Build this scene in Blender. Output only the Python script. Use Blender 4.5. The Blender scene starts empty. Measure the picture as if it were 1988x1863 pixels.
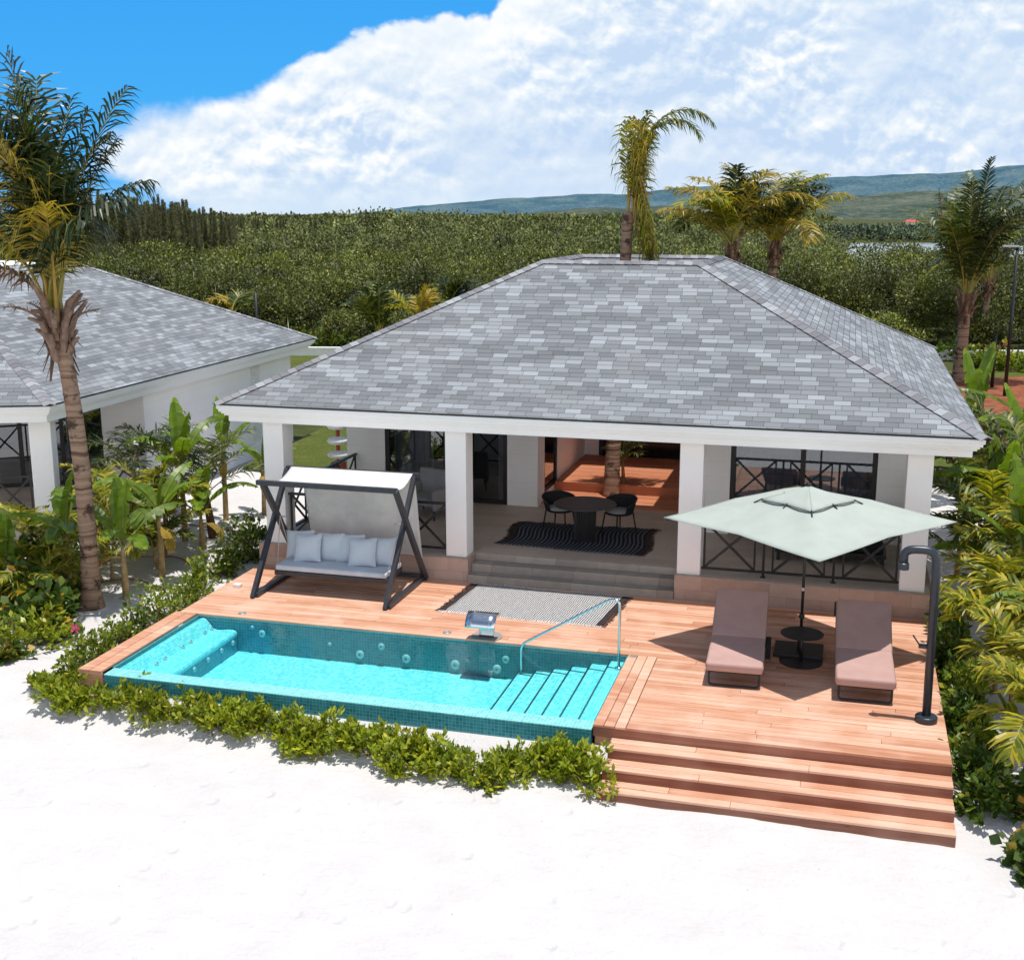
import bpy, bmesh, math, random
import numpy as np
from mathutils import Vector as V, Matrix
random.seed(7); RNG = np.random.default_rng(11)
S = bpy.context.scene; COL = S.collection
R = math.radians; PI = math.pi

# ------------------------------------------------------------------ camera
CAM = (3.0924, -18.0356, 6.829); YAW, PITCH, F = 0.2696, 0.2162, 2355.33 / 1988.0
cd = bpy.data.cameras.new('camera'); cam = bpy.data.objects.new('camera', cd); COL.objects.link(cam)
cd.sensor_width = 36; cd.lens = F * 36; cd.clip_end = 20000; cd.clip_start = .1
cam.location = CAM; cam.rotation_euler = (PI / 2 - PITCH, 0, YAW); S.camera = cam
FW = V((-math.sin(YAW), math.cos(YAW), 0)); RT = V((math.cos(YAW), math.sin(YAW), 0))
def polar(a, dist, z=0.0):            # ground point at tangent a off the view axis, dist ahead
    p = V(CAM) + FW * dist + RT * (a * dist); return (p.x, p.y, z)

# ------------------------------------------------------------------ node helpers
class NT:
    def __init__(s, name):
        s.m = bpy.data.materials.new(name); s.m.use_nodes = True; s.t = s.m.node_tree; s.t.nodes.clear()
        s.out = s.t.nodes.new('ShaderNodeOutputMaterial')
    def n(s, typ, ins=None, **props):
        nd = s.t.nodes.new(typ)
        for k, v in props.items(): setattr(nd, k, v)
        for k, v in (ins or {}).items():
            if isinstance(v, bpy.types.NodeSocket): s.t.links.new(v, nd.inputs[k])
            else: nd.inputs[k].default_value = v
        return nd
    def math(s, op, a, b=0.0, c=0.0):
        return s.n('ShaderNodeMath', {0: a, 1: b, 2: c}, operation=op).outputs[0]
    def mix(s, f, a, b, blend='MIX'):
        nd = s.n('ShaderNodeMix', {0: f, 6: a, 7: b}, data_type='RGBA', blend_type=blend)
        return nd.outputs[2]
    def ramp(s, f, stops, interp='LINEAR'):
        nd = s.n('ShaderNodeValToRGB', {0: f}); cr = nd.color_ramp; cr.interpolation = interp
        while len(cr.elements) < len(stops): cr.elements.new(.5)
        for e, (p, c) in zip(cr.elements, stops):
            e.position = p; e.color = c if len(c) == 4 else (*c, 1)
        return nd.outputs[0]
    def noise(s, vec, scale, detail=3, rough=.55, dist=0.0):
        return s.n('ShaderNodeTexNoise', {'Vector': vec, 'Scale': scale, 'Detail': detail, 'Roughness': rough, 'Distortion': dist}).outputs[0]
    def obj(s): return s.n('ShaderNodeTexCoord').outputs['Object']
    def uv(s): return s.n('ShaderNodeTexCoord').outputs['UV']
    def scale(s, vec, sx, sy, sz=1):
        return s.n('ShaderNodeVectorMath', {0: vec, 1: (sx, sy, sz)}, operation='MULTIPLY').outputs[0]
    def bump(s, h, strength=.3, dist=.02):
        return s.n('ShaderNodeBump', {'Height': h, 'Strength': strength, 'Distance': dist}).outputs[0]
    def bsdf(s, col, rough=.6, metal=0.0, spec=.5, normal=None, **kw):
        ins = {'Base Color': col, 'Roughness': rough, 'Metallic': metal, 'Specular IOR Level': spec}
        if normal is not None: ins['Normal'] = normal
        ins.update(kw)
        return s.n('ShaderNodeBsdfPrincipled', ins).outputs[0]
    def done(s, sh):
        s.t.links.new(sh, s.out.inputs[0]); return s.m
    def rpi(s): return s.n('ShaderNodeNewGeometry').outputs['Random Per Island']
    def tile(s, w, h, stagger=.5, jw=.04, jh=.04, rnd_off=False):
        """UV grid: returns (random per tile, joint mask, column id, row id)"""
        sp = s.n('ShaderNodeSeparateXYZ', {0: s.uv()}); u, v = sp.outputs[0], sp.outputs[1]
        rv = s.math('DIVIDE', v, h); row = s.math('FLOOR', rv)
        if rnd_off: off = s.n('ShaderNodeTexWhiteNoise', {'W': row}, noise_dimensions='1D').outputs[0]
        else: off = s.math('MULTIPLY', row, stagger)
        ru = s.math('ADD', s.math('DIVIDE', u, w), off); colm = s.math('FLOOR', ru)
        cv = s.n('ShaderNodeCombineXYZ', {0: colm, 1: row, 2: 0.0}).outputs[0]
        rnd = s.n('ShaderNodeTexWhiteNoise', {'Vector': cv}, noise_dimensions='3D').outputs[0]
        fu = s.math('FRACT', ru); fv = s.math('FRACT', rv)
        ju = s.math('LESS_THAN', fu, jw); jv = s.math('LESS_THAN', fv, jh)
        return rnd, s.math('MAXIMUM', ju, jv), cv, fv

def C4(c): return (*c, 1.0) if len(c) == 3 else c
def simple(name, col, rough=.6, var=.12, scale=6, bump=.0, bscale=80, metal=0.0, spec=.5, **kw):
    t = NT(name); o = t.obj()
    nz = t.noise(o, scale, 4)
    k = t.n('ShaderNodeMapRange', {0: nz, 1: .3, 2: .7, 3: 1 - var, 4: 1 + var}).outputs[0]
    c = t.mix(1.0, C4(col), t.n('ShaderNodeCombineColor', {0: k, 1: k, 2: k}).outputs[0], 'MULTIPLY')
    nm = t.bump(t.noise(o, bscale, 3), bump, .01) if bump else None
    return t.done(t.bsdf(c, rough, metal, spec, nm, **kw))
def foliage(name, stops, rough=.45, trans=.3, jitter=.25, big=0):
    t = NT(name)
    r = t.rpi(); c = t.ramp(r, stops)
    oi = t.n('ShaderNodeObjectInfo').outputs['Random']
    nz = t.noise(t.n('ShaderNodeNewGeometry').outputs['Position'], 1.7, 2)
    k = t.math('ADD', t.math('MULTIPLY', oi, jitter), t.math('ADD', t.math('MULTIPLY', nz, .9), .55 - jitter / 2))
    if big:
        ps = t.n('ShaderNodeNewGeometry').outputs['Position']; g1 = t.noise(t.scale(ps, 1, 1, .2), .16, 3); g2 = t.noise(t.scale(ps, 1, 1, 0), .035, 3)
        k = t.math('MULTIPLY', k, t.n('ShaderNodeMapRange', {0: t.math('ADD', g1, t.math('MULTIPLY', g2, .8)), 1: .65, 2: 1.15, 3: 1 - big, 4: 1 + big}).outputs[0])
        k = t.math('MULTIPLY', k, t.n('ShaderNodeAttribute', attribute_name='tone').outputs['Fac'])
    c = t.mix(1.0, c, t.n('ShaderNodeCombineColor', {0: k, 1: k, 2: k}).outputs[0], 'MULTIPLY')
    b = t.bsdf(c, rough, 0, .35)
    if trans > 0:
        tl = t.n('ShaderNodeBsdfTranslucent', {'Color': t.mix(1.0, c, (1.5, 1.5, .5, 1), 'MULTIPLY')}).outputs[0]
        b = t.n('ShaderNodeMixShader', {0: trans, 1: b, 2: tl}).outputs[0]
    return t.done(b)

# ------------------------------------------------------------------ materials
M = {}
def m_wood(name, a, b, c, rough=.6):
    t = NT(name); r = t.rpi(); uv = t.uv()
    off = t.n('ShaderNodeVectorMath', {0: uv, 1: t.n('ShaderNodeCombineXYZ', {0: t.math('MULTIPLY', r, 37.0), 1: t.math('MULTIPLY', r, 11.0), 2: 0.0}).outputs[0]}, operation='ADD').outputs[0]
    g = t.noise(t.scale(off, 1.3, 46), 1.0, 5, .6, .35)
    g2 = t.noise(t.scale(off, .5, 9), 1.0, 3)
    kn = t.n('ShaderNodeTexVoronoi', {'Vector': t.scale(off, 1.5, 7.0), 'Scale': 1.0}).outputs[0]
    col = t.ramp(r, [(0, a), (.5, b), (1, c)])
    col = t.mix(t.n('ShaderNodeMapRange', {0: g, 1: .35, 2: .7, 3: 0.0, 4: .6}).outputs[0], col, C4((a[0] * .62, a[1] * .5, a[2] * .45)))
    col = t.mix(t.n('ShaderNodeMapRange', {0: g2, 1: .5, 2: .75, 3: 0.0, 4: .5}).outputs[0], col, C4((c[0] * 1.25, c[1] * 1.35, c[2] * 1.45)))
    col = t.mix(t.n('ShaderNodeMapRange', {0: kn, 1: .03, 2: .09, 3: .75, 4: 0.0}).outputs[0], col, C4((.10, .035, .015)))
    big = t.noise(t.n('ShaderNodeNewGeometry').outputs['Position'], .9, 3)
    col = t.mix(t.n('ShaderNodeMapRange', {0: big, 1: .48, 2: .7, 3: 0.0, 4: .5}).outputs[0], col, C4((c[0] * 1.06, c[1] * 1.22, c[2] * 1.34)))
    M[name] = t.done(t.bsdf(col, rough, 0, .35, t.bump(g, .25, .004)))
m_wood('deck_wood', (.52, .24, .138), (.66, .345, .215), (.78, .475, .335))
m_wood('riser_wood_shaded', (.24, .095, .06), (.31, .13, .085), (.38, .18, .12))  # deck wood darkened: shade on the upright boards put into the colour
m_wood('red_wood', (.42, .15, .075), (.49, .18, .09), (.54, .22, .115))
def m_shingle():
    t = NT('shingles'); rnd, jt, cv, fv = t.tile(.30, .138, .37, .025, .075, True)
    pos = t.uv()
    cl = t.noise(t.scale(cv, .16, .35), 1.0, 2)             # patches that run over several tabs
    v = t.math('ADD', t.math('MULTIPLY', rnd, .5), t.math('MULTIPLY', cl, .9))
    c = t.ramp(v, [(.22, (.128, .137, .150)), (.55, (.19, .203, .219)), (.78, (.262, .281, .300)), (1.0, (.375, .405, .435))])
    gr = t.noise(t.obj(), 220, 2)
    c = t.mix(t.n('ShaderNodeMapRange', {0: gr, 1: .3, 2: .7, 3: .0, 4: .35}).outputs[0], c, (.13, .13, .14, 1))
    ag = t.noise(t.n('ShaderNodeNewGeometry').outputs['Position'], .7, 4)
    c = t.mix(t.n('ShaderNodeMapRange', {0: ag, 1: .5, 2: .8, 3: 0.0, 4: .25}).outputs[0], c, (.3, .29, .28, 1))
    c = t.mix(t.math('MULTIPLY', jt, .8), c, (.035, .035, .04, 1))
    h = t.math('SUBTRACT', t.math('SUBTRACT', 1.0, fv), t.math('MULTIPLY', jt, .6))
    M['shingles'] = t.done(t.bsdf(c, .9, 0, .2, t.bump(h, .6, .012)))
    t = NT('hip_shingle'); r = t.rpi(); c = t.ramp(r, [(0, (.17, .17, .19)), (.5, (.27, .27, .29)), (1, (.42, .44, .46))])
    gr = t.noise(t.obj(), 220, 2)
    c = t.mix(t.n('ShaderNodeMapRange', {0: gr, 1: .3, 2: .7, 3: .0, 4: .35}).outputs[0], c, (.13, .13, .14, 1))
    M['hip'] = t.done(t.bsdf(c, .9, 0, .2))
m_shingle()
def m_mosaic(name, a, b, grout, size=.052, rough=.25):
    t = NT(name); rnd, jt, cv, fv = t.tile(size, size, 0.0, .1, .1)
    c = t.ramp(rnd, [(0, a), (1, b)]); c = t.mix(t.math('MULTIPLY', jt, .75), c, C4(grout))
    M[name] = t.done(t.bsdf(c, rough, 0, .5, t.bump(t.math('SUBTRACT', 1.0, jt), .3, .003)))
m_mosaic('mosaic_dark', (.018, .19, .235), (.045, .285, .335), (.16, .46, .5))  # shade of the upright pool faces put into a darker tile colour
m_mosaic('mosaic_rim', (.16, .55, .56), (.25, .66, .66), (.5, .82, .82))
m_mosaic('mosaic_floor', (.12, .72, .79), (.42, .94, .97), (.75, 1.0, 1.0), .052, .4)
m_mosaic('mosaic_line', (.006, .03, .06), (.012, .05, .08), (.1, .3, .34), .05)
def m_stone(name, cols, w, h, joint, rough=.75, stag=.5, jw=.008, jh=.02, bumpk=.2):
    t = NT(name); rnd, jt, cv, fv = t.tile(w, h, stag, jw, jh)
    nz = t.noise(t.obj(), 5, 6, .65); v = t.math('ADD', t.math('MULTIPLY', rnd, .45), t.math('MULTIPLY', nz, .6))
    c = t.ramp(v, [(.2, cols[0]), (.5, cols[1]), (.85, cols[2])]); c = t.mix(t.math('MULTIPLY', jt, .7), c, C4(joint))
    M[name] = t.done(t.bsdf(c, rough, 0, .3, t.bump(t.noise(t.obj(), 40, 4), bumpk, .006)))
m_stone('plinth_stone', ((.36, .25, .205), (.46, .335, .28), (.54, .42, .36)), .6, .24, (.2, .15, .12))
m_stone('step_stone', ((.22, .19, .165), (.32, .28, .24), (.43, .385, .335)), .8, .6, (.14, .12, .1))
m_stone('floor_tile', ((.42, .35, .285), (.48, .40, .33), (.54, .455, .38)), 1.2, .3, (.3, .25, .2), .5, .33)
def m_stucco(name, col, rough=.75, blocks=True):
    t = NT(name); o = t.obj()
    b = t.noise(o, 140, 3); l = t.noise(o, 1.3, 4)
    c = t.mix(t.n('ShaderNodeMapRange', {0: l, 1: .4, 2: .75, 3: 0.0, 4: .3}).outputs[0], C4(col), C4((col[0] * .86, col[1] * .85, col[2] * .82)))
    h = b
    if blocks:
        rnd, jt, cv, fv = t.tile(1.6, .32, .5, .004, .03)
        c = t.mix(t.math('MULTIPLY', jt, .12), c, (.3, .3, .3, 1))
        h = t.math('SUBTRACT', b, t.math('MULTIPLY', jt, .4))
    M[name] = t.done(t.bsdf(c, rough, 0, .3, t.bump(h, .25, .006)))
m_stucco('white_wall', (.92, .905, .90)); m_stucco('white_trim', (.93, .925, .92), .6, False)
M['metal_dark'] = simple('metal_dark', (.028, .032, .042), .42, .2, 9, .05, 200, spec=.5)
M['metal_black'] = simple('metal_black', (.012, .012, .014), .45, .2, 9)
M['slate_paint'] = simple('slate_paint', (.022, .03, .043), .36, .15, 7, .04, 150)
t = NT('steel'); M['steel'] = t.done(t.bsdf((.62, .66, .7, 1), t.n('ShaderNodeMapRange', {0: t.noise(t.obj(), 25, 3), 3: .1, 4: .26}).outputs[0], 1.0))
t = NT('glass')
fr = t.n('ShaderNodeFresnel', {'IOR': 1.55}).outputs[0]
f2 = t.math('MINIMUM', t.math('ADD', t.math('MULTIPLY', fr, 1.7), .10), 1.0)
M['glass'] = t.done(t.n('ShaderNodeMixShader', {0: f2, 1: t.n('ShaderNodeBsdfTransparent', {'Color': (.46, .50, .53, 1)}).outputs[0], 2: t.n('ShaderNodeBsdfGlossy', {'Color': (.9, .93, .96, 1), 'Roughness': .015}).outputs[0]}).outputs[0])
t = NT('dark_glass'); M['dark_glass'] = t.done(t.bsdf((.012, .013, .016, 1), .12, 0, .25))
t = NT('pool_water'); wp = t.n('ShaderNodeNewGeometry').outputs['Position']
h = t.math('ADD', t.noise(wp, 5.5, 3, .5, .6), t.math('MULTIPLY', t.noise(wp, 26, 2), .25))
bn = t.bump(h, .22, .03); fr = t.n('ShaderNodeFresnel', {'IOR': 1.33, 'Normal': bn}).outputs[0]
M['pool_water'] = t.done(t.n('ShaderNodeMixShader', {0: fr, 1: t.n('ShaderNodeBsdfTransparent', {'Color': (.66, .97, .985, 1)}).outputs[0], 2: t.n('ShaderNodeBsdfGlossy', {'Color': (1, 1, 1, 1), 'Roughness': .03, 'Normal': bn}).outputs[0]}).outputs[0])
t = NT('lagoon'); bn = t.bump(t.noise(t.n('ShaderNodeNewGeometry').outputs['Position'], .5, 3), .15, .2)
M['lagoon'] = t.done(t.bsdf((.42, .47, .48, 1), .18, 0, .6, bn))
def m_fabric(name, col, weave=420, var=.1, rough=.9, trans=0.0):
    t = NT(name); uv = t.uv(); n1 = t.noise(t.scale(uv, weave, weave * .25), 1.0, 2); n2 = t.noise(t.scale(uv, weave * .25, weave), 1.0, 2)
    h = t.math('ADD', n1, n2); l = t.noise(t.obj(), 3.0, 4)
    k = t.math('ADD', t.math('MULTIPLY', t.math('SUBTRACT', h, 1.0), .35), t.n('ShaderNodeMapRange', {0: l, 1: .3, 2: .7, 3: 1 - var, 4: 1 + var}).outputs[0])
    c = t.mix(1.0, C4(col), t.n('ShaderNodeCombineColor', {0: k, 1: k, 2: k}).outputs[0], 'MULTIPLY')
    b = t.bsdf(c, rough, 0, .15, t.bump(t.math('ADD', h, t.math('MULTIPLY', l, 2.0)), .3, .003))
    if trans: b = t.n('ShaderNodeMixShader', {0: trans, 1: b, 2: t.n('ShaderNodeBsdfTranslucent', {'Color': c}).outputs[0]}).outputs[0]
    M[name] = t.done(b)
m_fabric('canvas_white', (.82, .82, .81), trans=.3)
m_fabric('canvas_mint', (.43, .475, .435), 300, .05, trans=.06)
m_fabric('lounger_rose', (.475, .305, .272), 300, .07)
m_fabric('lounger_piping', (.30, .18, .16), 300, .06)
m_fabric('seat_blue_grey', (.56, .62, .69), 300, .08)
m_fabric('grey_fabric', (.3, .3, .31), 260, .1)
m_fabric('curtain_grey', (.52, .57, .64), 200, .12, trans=.2)
m_fabric('curtain_pale', (.65, .65, .65), 200, .12, trans=.2)
m_fabric('black_fabric', (.02, .021, .024), 260, .2)
m_fabric('dark_fringe', (.045, .032, .03), 260, .2)
m_fabric('pale_fringe', (.7, .68, .66), 260, .2)
def m_rug(name, dark, light, period, thr):
    t = NT(name); sp = t.n('ShaderNodeSeparateXYZ', {0: t.uv()})
    wob = t.noise(t.scale(t.uv(), 2.2, 4), 1.0, 3)
    u = t.math('ADD', sp.outputs[0], t.math('MULTIPLY', wob, .035))
    w = t.math('SINE', t.math('MULTIPLY', u, 2 * PI / period))
    br = t.noise(t.scale(t.uv(), 10, 46), 1.0, 2)
    v = t.math('ADD', w, t.math('MULTIPLY', t.math('SUBTRACT', br, .5), 2.4))
    c = t.ramp(t.n('ShaderNodeMapRange', {0: v, 1: thr - .25, 2: thr + .25, 3: 0.0, 4: 1.0}).outputs[0], [(0, dark), (1, light)])
    M[name] = t.done(t.bsdf(c, .95, 0, .1, t.bump(w, .5, .006)))
m_rug('rug_cord', (.06, .065, .085), (.60, .585, .57), .040, -.05)
m_rug('rug_shade', (.018, .02, .028), (.12, .135, .16), .085, .35)
# sand / ground
t = NT('sand'); P_ = t.n('ShaderNodeNewGeometry').outputs['Position']
n1 = t.noise(P_, 1.4, 5, .6); n2 = t.noise(P_, 9, 4, .6); n3 = t.noise(P_, 120, 2)
c = t.mix(t.n('ShaderNodeMapRange', {0: n1, 1: .4, 2: .75, 3: 0.0, 4: .5}).outputs[0], (.64, .62, .615, 1), (.55, .515, .505, 1))
vo = t.n('ShaderNodeTexVoronoi', {'Vector': P_, 'Scale': 3.2, 'Randomness': 1.0}).outputs[0]
c = t.mix(t.n('ShaderNodeMapRange', {0: vo, 1: .018, 2: .04, 3: .7, 4: 0.0}).outputs[0], c, (.2, .16, .13, 1))
fp = t.n('ShaderNodeTexVoronoi', {'Vector': t.scale(P_, 1.0, .75, 0.0), 'Scale': 2.1}).outputs[0]
ft = t.math('ADD', t.noise(t.scale(P_, 2.0, 5.0, 1.0), 1.0, 3, .5), t.n('ShaderNodeMapRange', {0: fp, 1: .06, 2: .17, 3: -.5, 4: 0.0}).outputs[0])
sp = t.n('ShaderNodeSeparateXYZ', {0: P_})
ndist = t.math('ADD', sp.outputs[1], t.math('MULTIPLY', t.noise(P_, .25, 3), 6.0))
gmask = t.n('ShaderNodeMapRange', {0: ndist, 1: 17.5, 2: 19.5, 3: 0.0, 4: 1.0}).outputs[0]
gcol = t.ramp(t.noise(P_, .8, 5, .65), [(.3, (.05, .058, .018)), (.5, (.07, .08, .025)), (.75, (.10, .09, .04))])
c = t.mix(gmask, c, gcol)
M['sand'] = t.done(t.bsdf(c, .95, 0, .1, t.bump(t.math('ADD', t.math('MULTIPLY', n2, .6), t.math('ADD', t.math('MULTIPLY', n3, .12), ft)), .8, .06)))
t = NT('grass'); P_ = t.n('ShaderNodeNewGeometry').outputs['Position']
c = t.ramp(t.noise(P_, 14, 4, .7), [(.3, (.05, .075, .012)), (.55, (.10, .125, .02)), (.8, (.2, .19, .05))])
c = t.mix(t.n('ShaderNodeMapRange', {0: t.noise(P_, 1.2, 3), 1: .5, 2: .75, 3: 0.0, 4: .5}).outputs[0], c, (.21, .17, .06, 1))
M['grass'] = t.done(t.bsdf(c, .9, 0, .15, t.bump(t.noise(P_, 40, 4), .8, .05)))
t = NT('mulch'); P_ = t.n('ShaderNodeNewGeometry').outputs['Position']
c = t.ramp(t.noise(P_, 3, 5, .75), [(.3, (.16, .05, .025)), (.55, (.29, .10, .05)), (.78, (.4, .2, .12))])
M['mulch'] = t.done(t.bsdf(c, .95, 0, .1, t.bump(t.noise(P_, 12, 4), .8, .08)))
M['asphalt'] = simple('asphalt', (.3, .28, .27), .9, .1, 2)
def m_hill(name, a, b, c_):
    t = NT(name); P_ = t.n('ShaderNodeNewGeometry').outputs['Position']
    v = t.math('ADD', t.math('MULTIPLY', t.noise(P_, .09, 5, .8), .62), t.math('MULTIPLY', t.noise(P_, .007, 5, .6), .38))
    M[name] = t.done(t.bsdf(t.ramp(v, [(.42, a), (.5, b), (.58, c_)]), 1.0, 0, 0.0))
m_hill('hill_far', (.04, .09, .13), (.07, .135, .17), (.125, .18, .19))  # blue of the distance haze is put into the hill colours
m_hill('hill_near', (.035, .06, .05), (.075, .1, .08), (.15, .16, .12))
# plants
M['frond_green'] = foliage('frond_green', [(0, (.04, .065, .014)), (.5, (.075, .11, .022)), (.85, (.15, .165, .03)), (1, (.27, .23, .05))], .4, .25)
M['frond_dark'] = foliage('frond_dark', [(0, (.014, .026, .011)), (.6, (.03, .05, .018)), (1, (.075, .095, .028))], .32, .15)
M['frond_yellow'] = foliage('frond_yellow', [(0, (.2, .18, .02)), (.5, (.38, .29, .032)), (1, (.5, .34, .045))], .45, .3)
M['areca_leaf'] = foliage('areca_leaf', [(0, (.10, .14, .014)), (.5, (.26, .28, .02)), (.8, (.42, .38, .03)), (1, (.52, .4, .04))], .4, .35)
M['frond_dry'] = foliage('frond_dry', [(0, (.16, .08, .05)), (.5, (.26, .15, .09)), (1, (.34, .22, .15))], .8, .1)
M['banana_leaf'] = foliage('banana_leaf', [(0, (.10, .18, .015)), (.5, (.16, .25, .02)), (1, (.23, .31, .028))], .35, .38, .5)
M['banana_dry'] = foliage('banana_dry', [(0, (.3, .2, .03)), (1, (.38, .27, .05))], .7, .3)
M['beach_leaf'] = foliage('beach_leaf', [(0, (.10, .15, .014)), (.5, (.24, .295, .02)), (.88, (.36, .385, .03)), (1, (.5, .43, .045))], .38, .3)
M['hedge_leaf'] = foliage('hedge_leaf', [(0, (.035, .075, .014)), (.6, (.085, .15, .02)), (.9, (.18, .23, .028)), (1, (.32, .31, .04))], .38, .25)
M['bright_leaf'] = foliage('bright_leaf', [(0, (.08, .13, .014)), (.6, (.17, .235, .02)), (1, (.34, .35, .035))], .38, .3)
M['grape_leaf'] = foliage('grape_leaf', [(0, (.035, .07, .014)), (.7, (.08, .135, .022)), (.88, (.16, .2, .026)), (.9, (.48, .33, .035)), (1, (.5, .24, .05))], .38, .25)
M['mangrove_leaf'] = foliage('mangrove_leaf', [(0, (.045, .056, .012)), (.6, (.085, .10, .017)), (.93, (.135, .145, .022)), (1, (.27, .24, .045))], .5, .12, 0, .55)
M['mangrove_far'] = foliage('mangrove_far', [(0, (.072, .088, .027)), (.55, (.105, .122, .035)), (.92, (.145, .155, .046)), (1, (.2, .2, .075))], .7, .08, 0, .5)  # paler, greyer leaf colours carry the haze of distance
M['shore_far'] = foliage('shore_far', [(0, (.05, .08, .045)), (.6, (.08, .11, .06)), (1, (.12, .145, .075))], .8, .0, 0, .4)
M['needle'] = foliage('needle', [(0, (.10, .11, .065)), (.6, (.18, .18, .11)), (1, (.27, .26, .16))], .8, .3)
M['petal_pink'] = simple('petal_pink', (.75, .05, .22), .5)
M['twig'] = simple('twig', (.34, .31, .27), .9, .3, 4)
M['stem_wood'] = simple('stem_wood', (.16, .11, .07), .9, .3, 9, .3, 40)
M['stem_green'] = simple('stem_green', (.2, .2, .06), .6, .35, 6)
M['stem_tan'] = simple('stem_tan', (.4, .27, .12), .8, .4, 9, .2, 50)
M['rachis'] = simple('rachis', (.27, .23, .045), .5, .25, 5)
M['rachis_gold'] = simple('rachis_gold', (.38, .24, .04), .5, .2, 5)
M['fibre'] = simple('fibre', (.13, .065, .035), .95, .5, 12, .6, 60)
M['boot'] = simple('boot', (.22, .14, .10), .85, .4, 9, .4, 40)
t = NT('palm_trunk'); uv = t.uv(); o = t.obj(); sp = t.n('ShaderNodeSeparateXYZ', {0: o})
zz = t.math('ADD', sp.outputs[2], t.math('MULTIPLY', t.noise(o, 3, 3), .12))
rg = t.n('ShaderNodeTexNoise', {'W': t.math('MULTIPLY', zz, 11.0), 'Scale': 1.0, 'Detail': 3.0}, noise_dimensions='1D').outputs[0]
c = t.ramp(rg, [(.26, (.10, .055, .035)), (.37, (.245, .15, .10)), (.62, (.36, .245, .175))])
st = t.noise(t.scale(o, 3.4, 3.4, 4.5), 1.0, 4, .6)
c = t.mix(t.n('ShaderNodeMapRange', {0: st, 1: .53, 2: .62, 3: 0.0, 4: .85}).outputs[0], c, (.035, .022, .016, 1))
M['palm_trunk'] = t.done(t.bsdf(c, .9, 0, .15, t.bump(t.math('ADD', rg, t.math('MULTIPLY', t.noise(o, 50, 3), .4)), .7, .03)))
M['jet_white'] = simple('jet_white', (.5, .62, .62), .45)
M['plastic_white'] = simple('plastic_white', (.75, .75, .74), .45)
M['red_paint'] = simple('red_paint', (.42, .05, .035), .55)
M['red_roof'] = simple('red_roof', (.5, .10, .06), .8)
M['log'] = simple('log', (.3, .23, .16), .9, .4, 10, .5, 30)
M['hose'] = simple('hose', (.30, .13, .09), .7)
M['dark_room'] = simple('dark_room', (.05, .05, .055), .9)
M['steel_light'] = simple('steel_light', (.5, .5, .48), .35, .1, 5, metal=.6)
M['lamp_grey'] = simple('lamp_grey', (.5, .5, .5), .5)

# ------------------------------------------------------------------ object helpers
ORG = {}
def empty(name, loc, label=None, cat=None, group=None, rz=0):
    o = bpy.data.objects.new(name, None); COL.objects.link(o); o.location = loc; o.rotation_euler[2] = rz
    o.empty_display_size = .2; ORG[o.name] = V(loc); tag(o, label, cat, group); return o
def tag(o, label=None, cat=None, group=None, kind=None):
    for k, v in (('label', label), ('category', cat), ('group', group), ('kind', kind)):
        if v: o[k] = v
    return o
def copy_tree(o, parent=None):
    c = o.copy(); COL.objects.link(c)
    if parent: c.parent = parent
    ORG[c.name] = ORG.get(o.name, V((0, 0, 0)))
    for ch in o.children: copy_tree(ch, c)
    return c
def new_obj(name, me, mats, parent, org):
    for m_ in (mats if isinstance(mats, (list, tuple)) else [mats]): me.materials.append(M[m_])
    o = bpy.data.objects.new(name, me); COL.objects.link(o)
    if parent is not None: o.parent = parent; ORG[o.name] = org
    else: o.location = org; ORG[o.name] = V(org)
    return o
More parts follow.
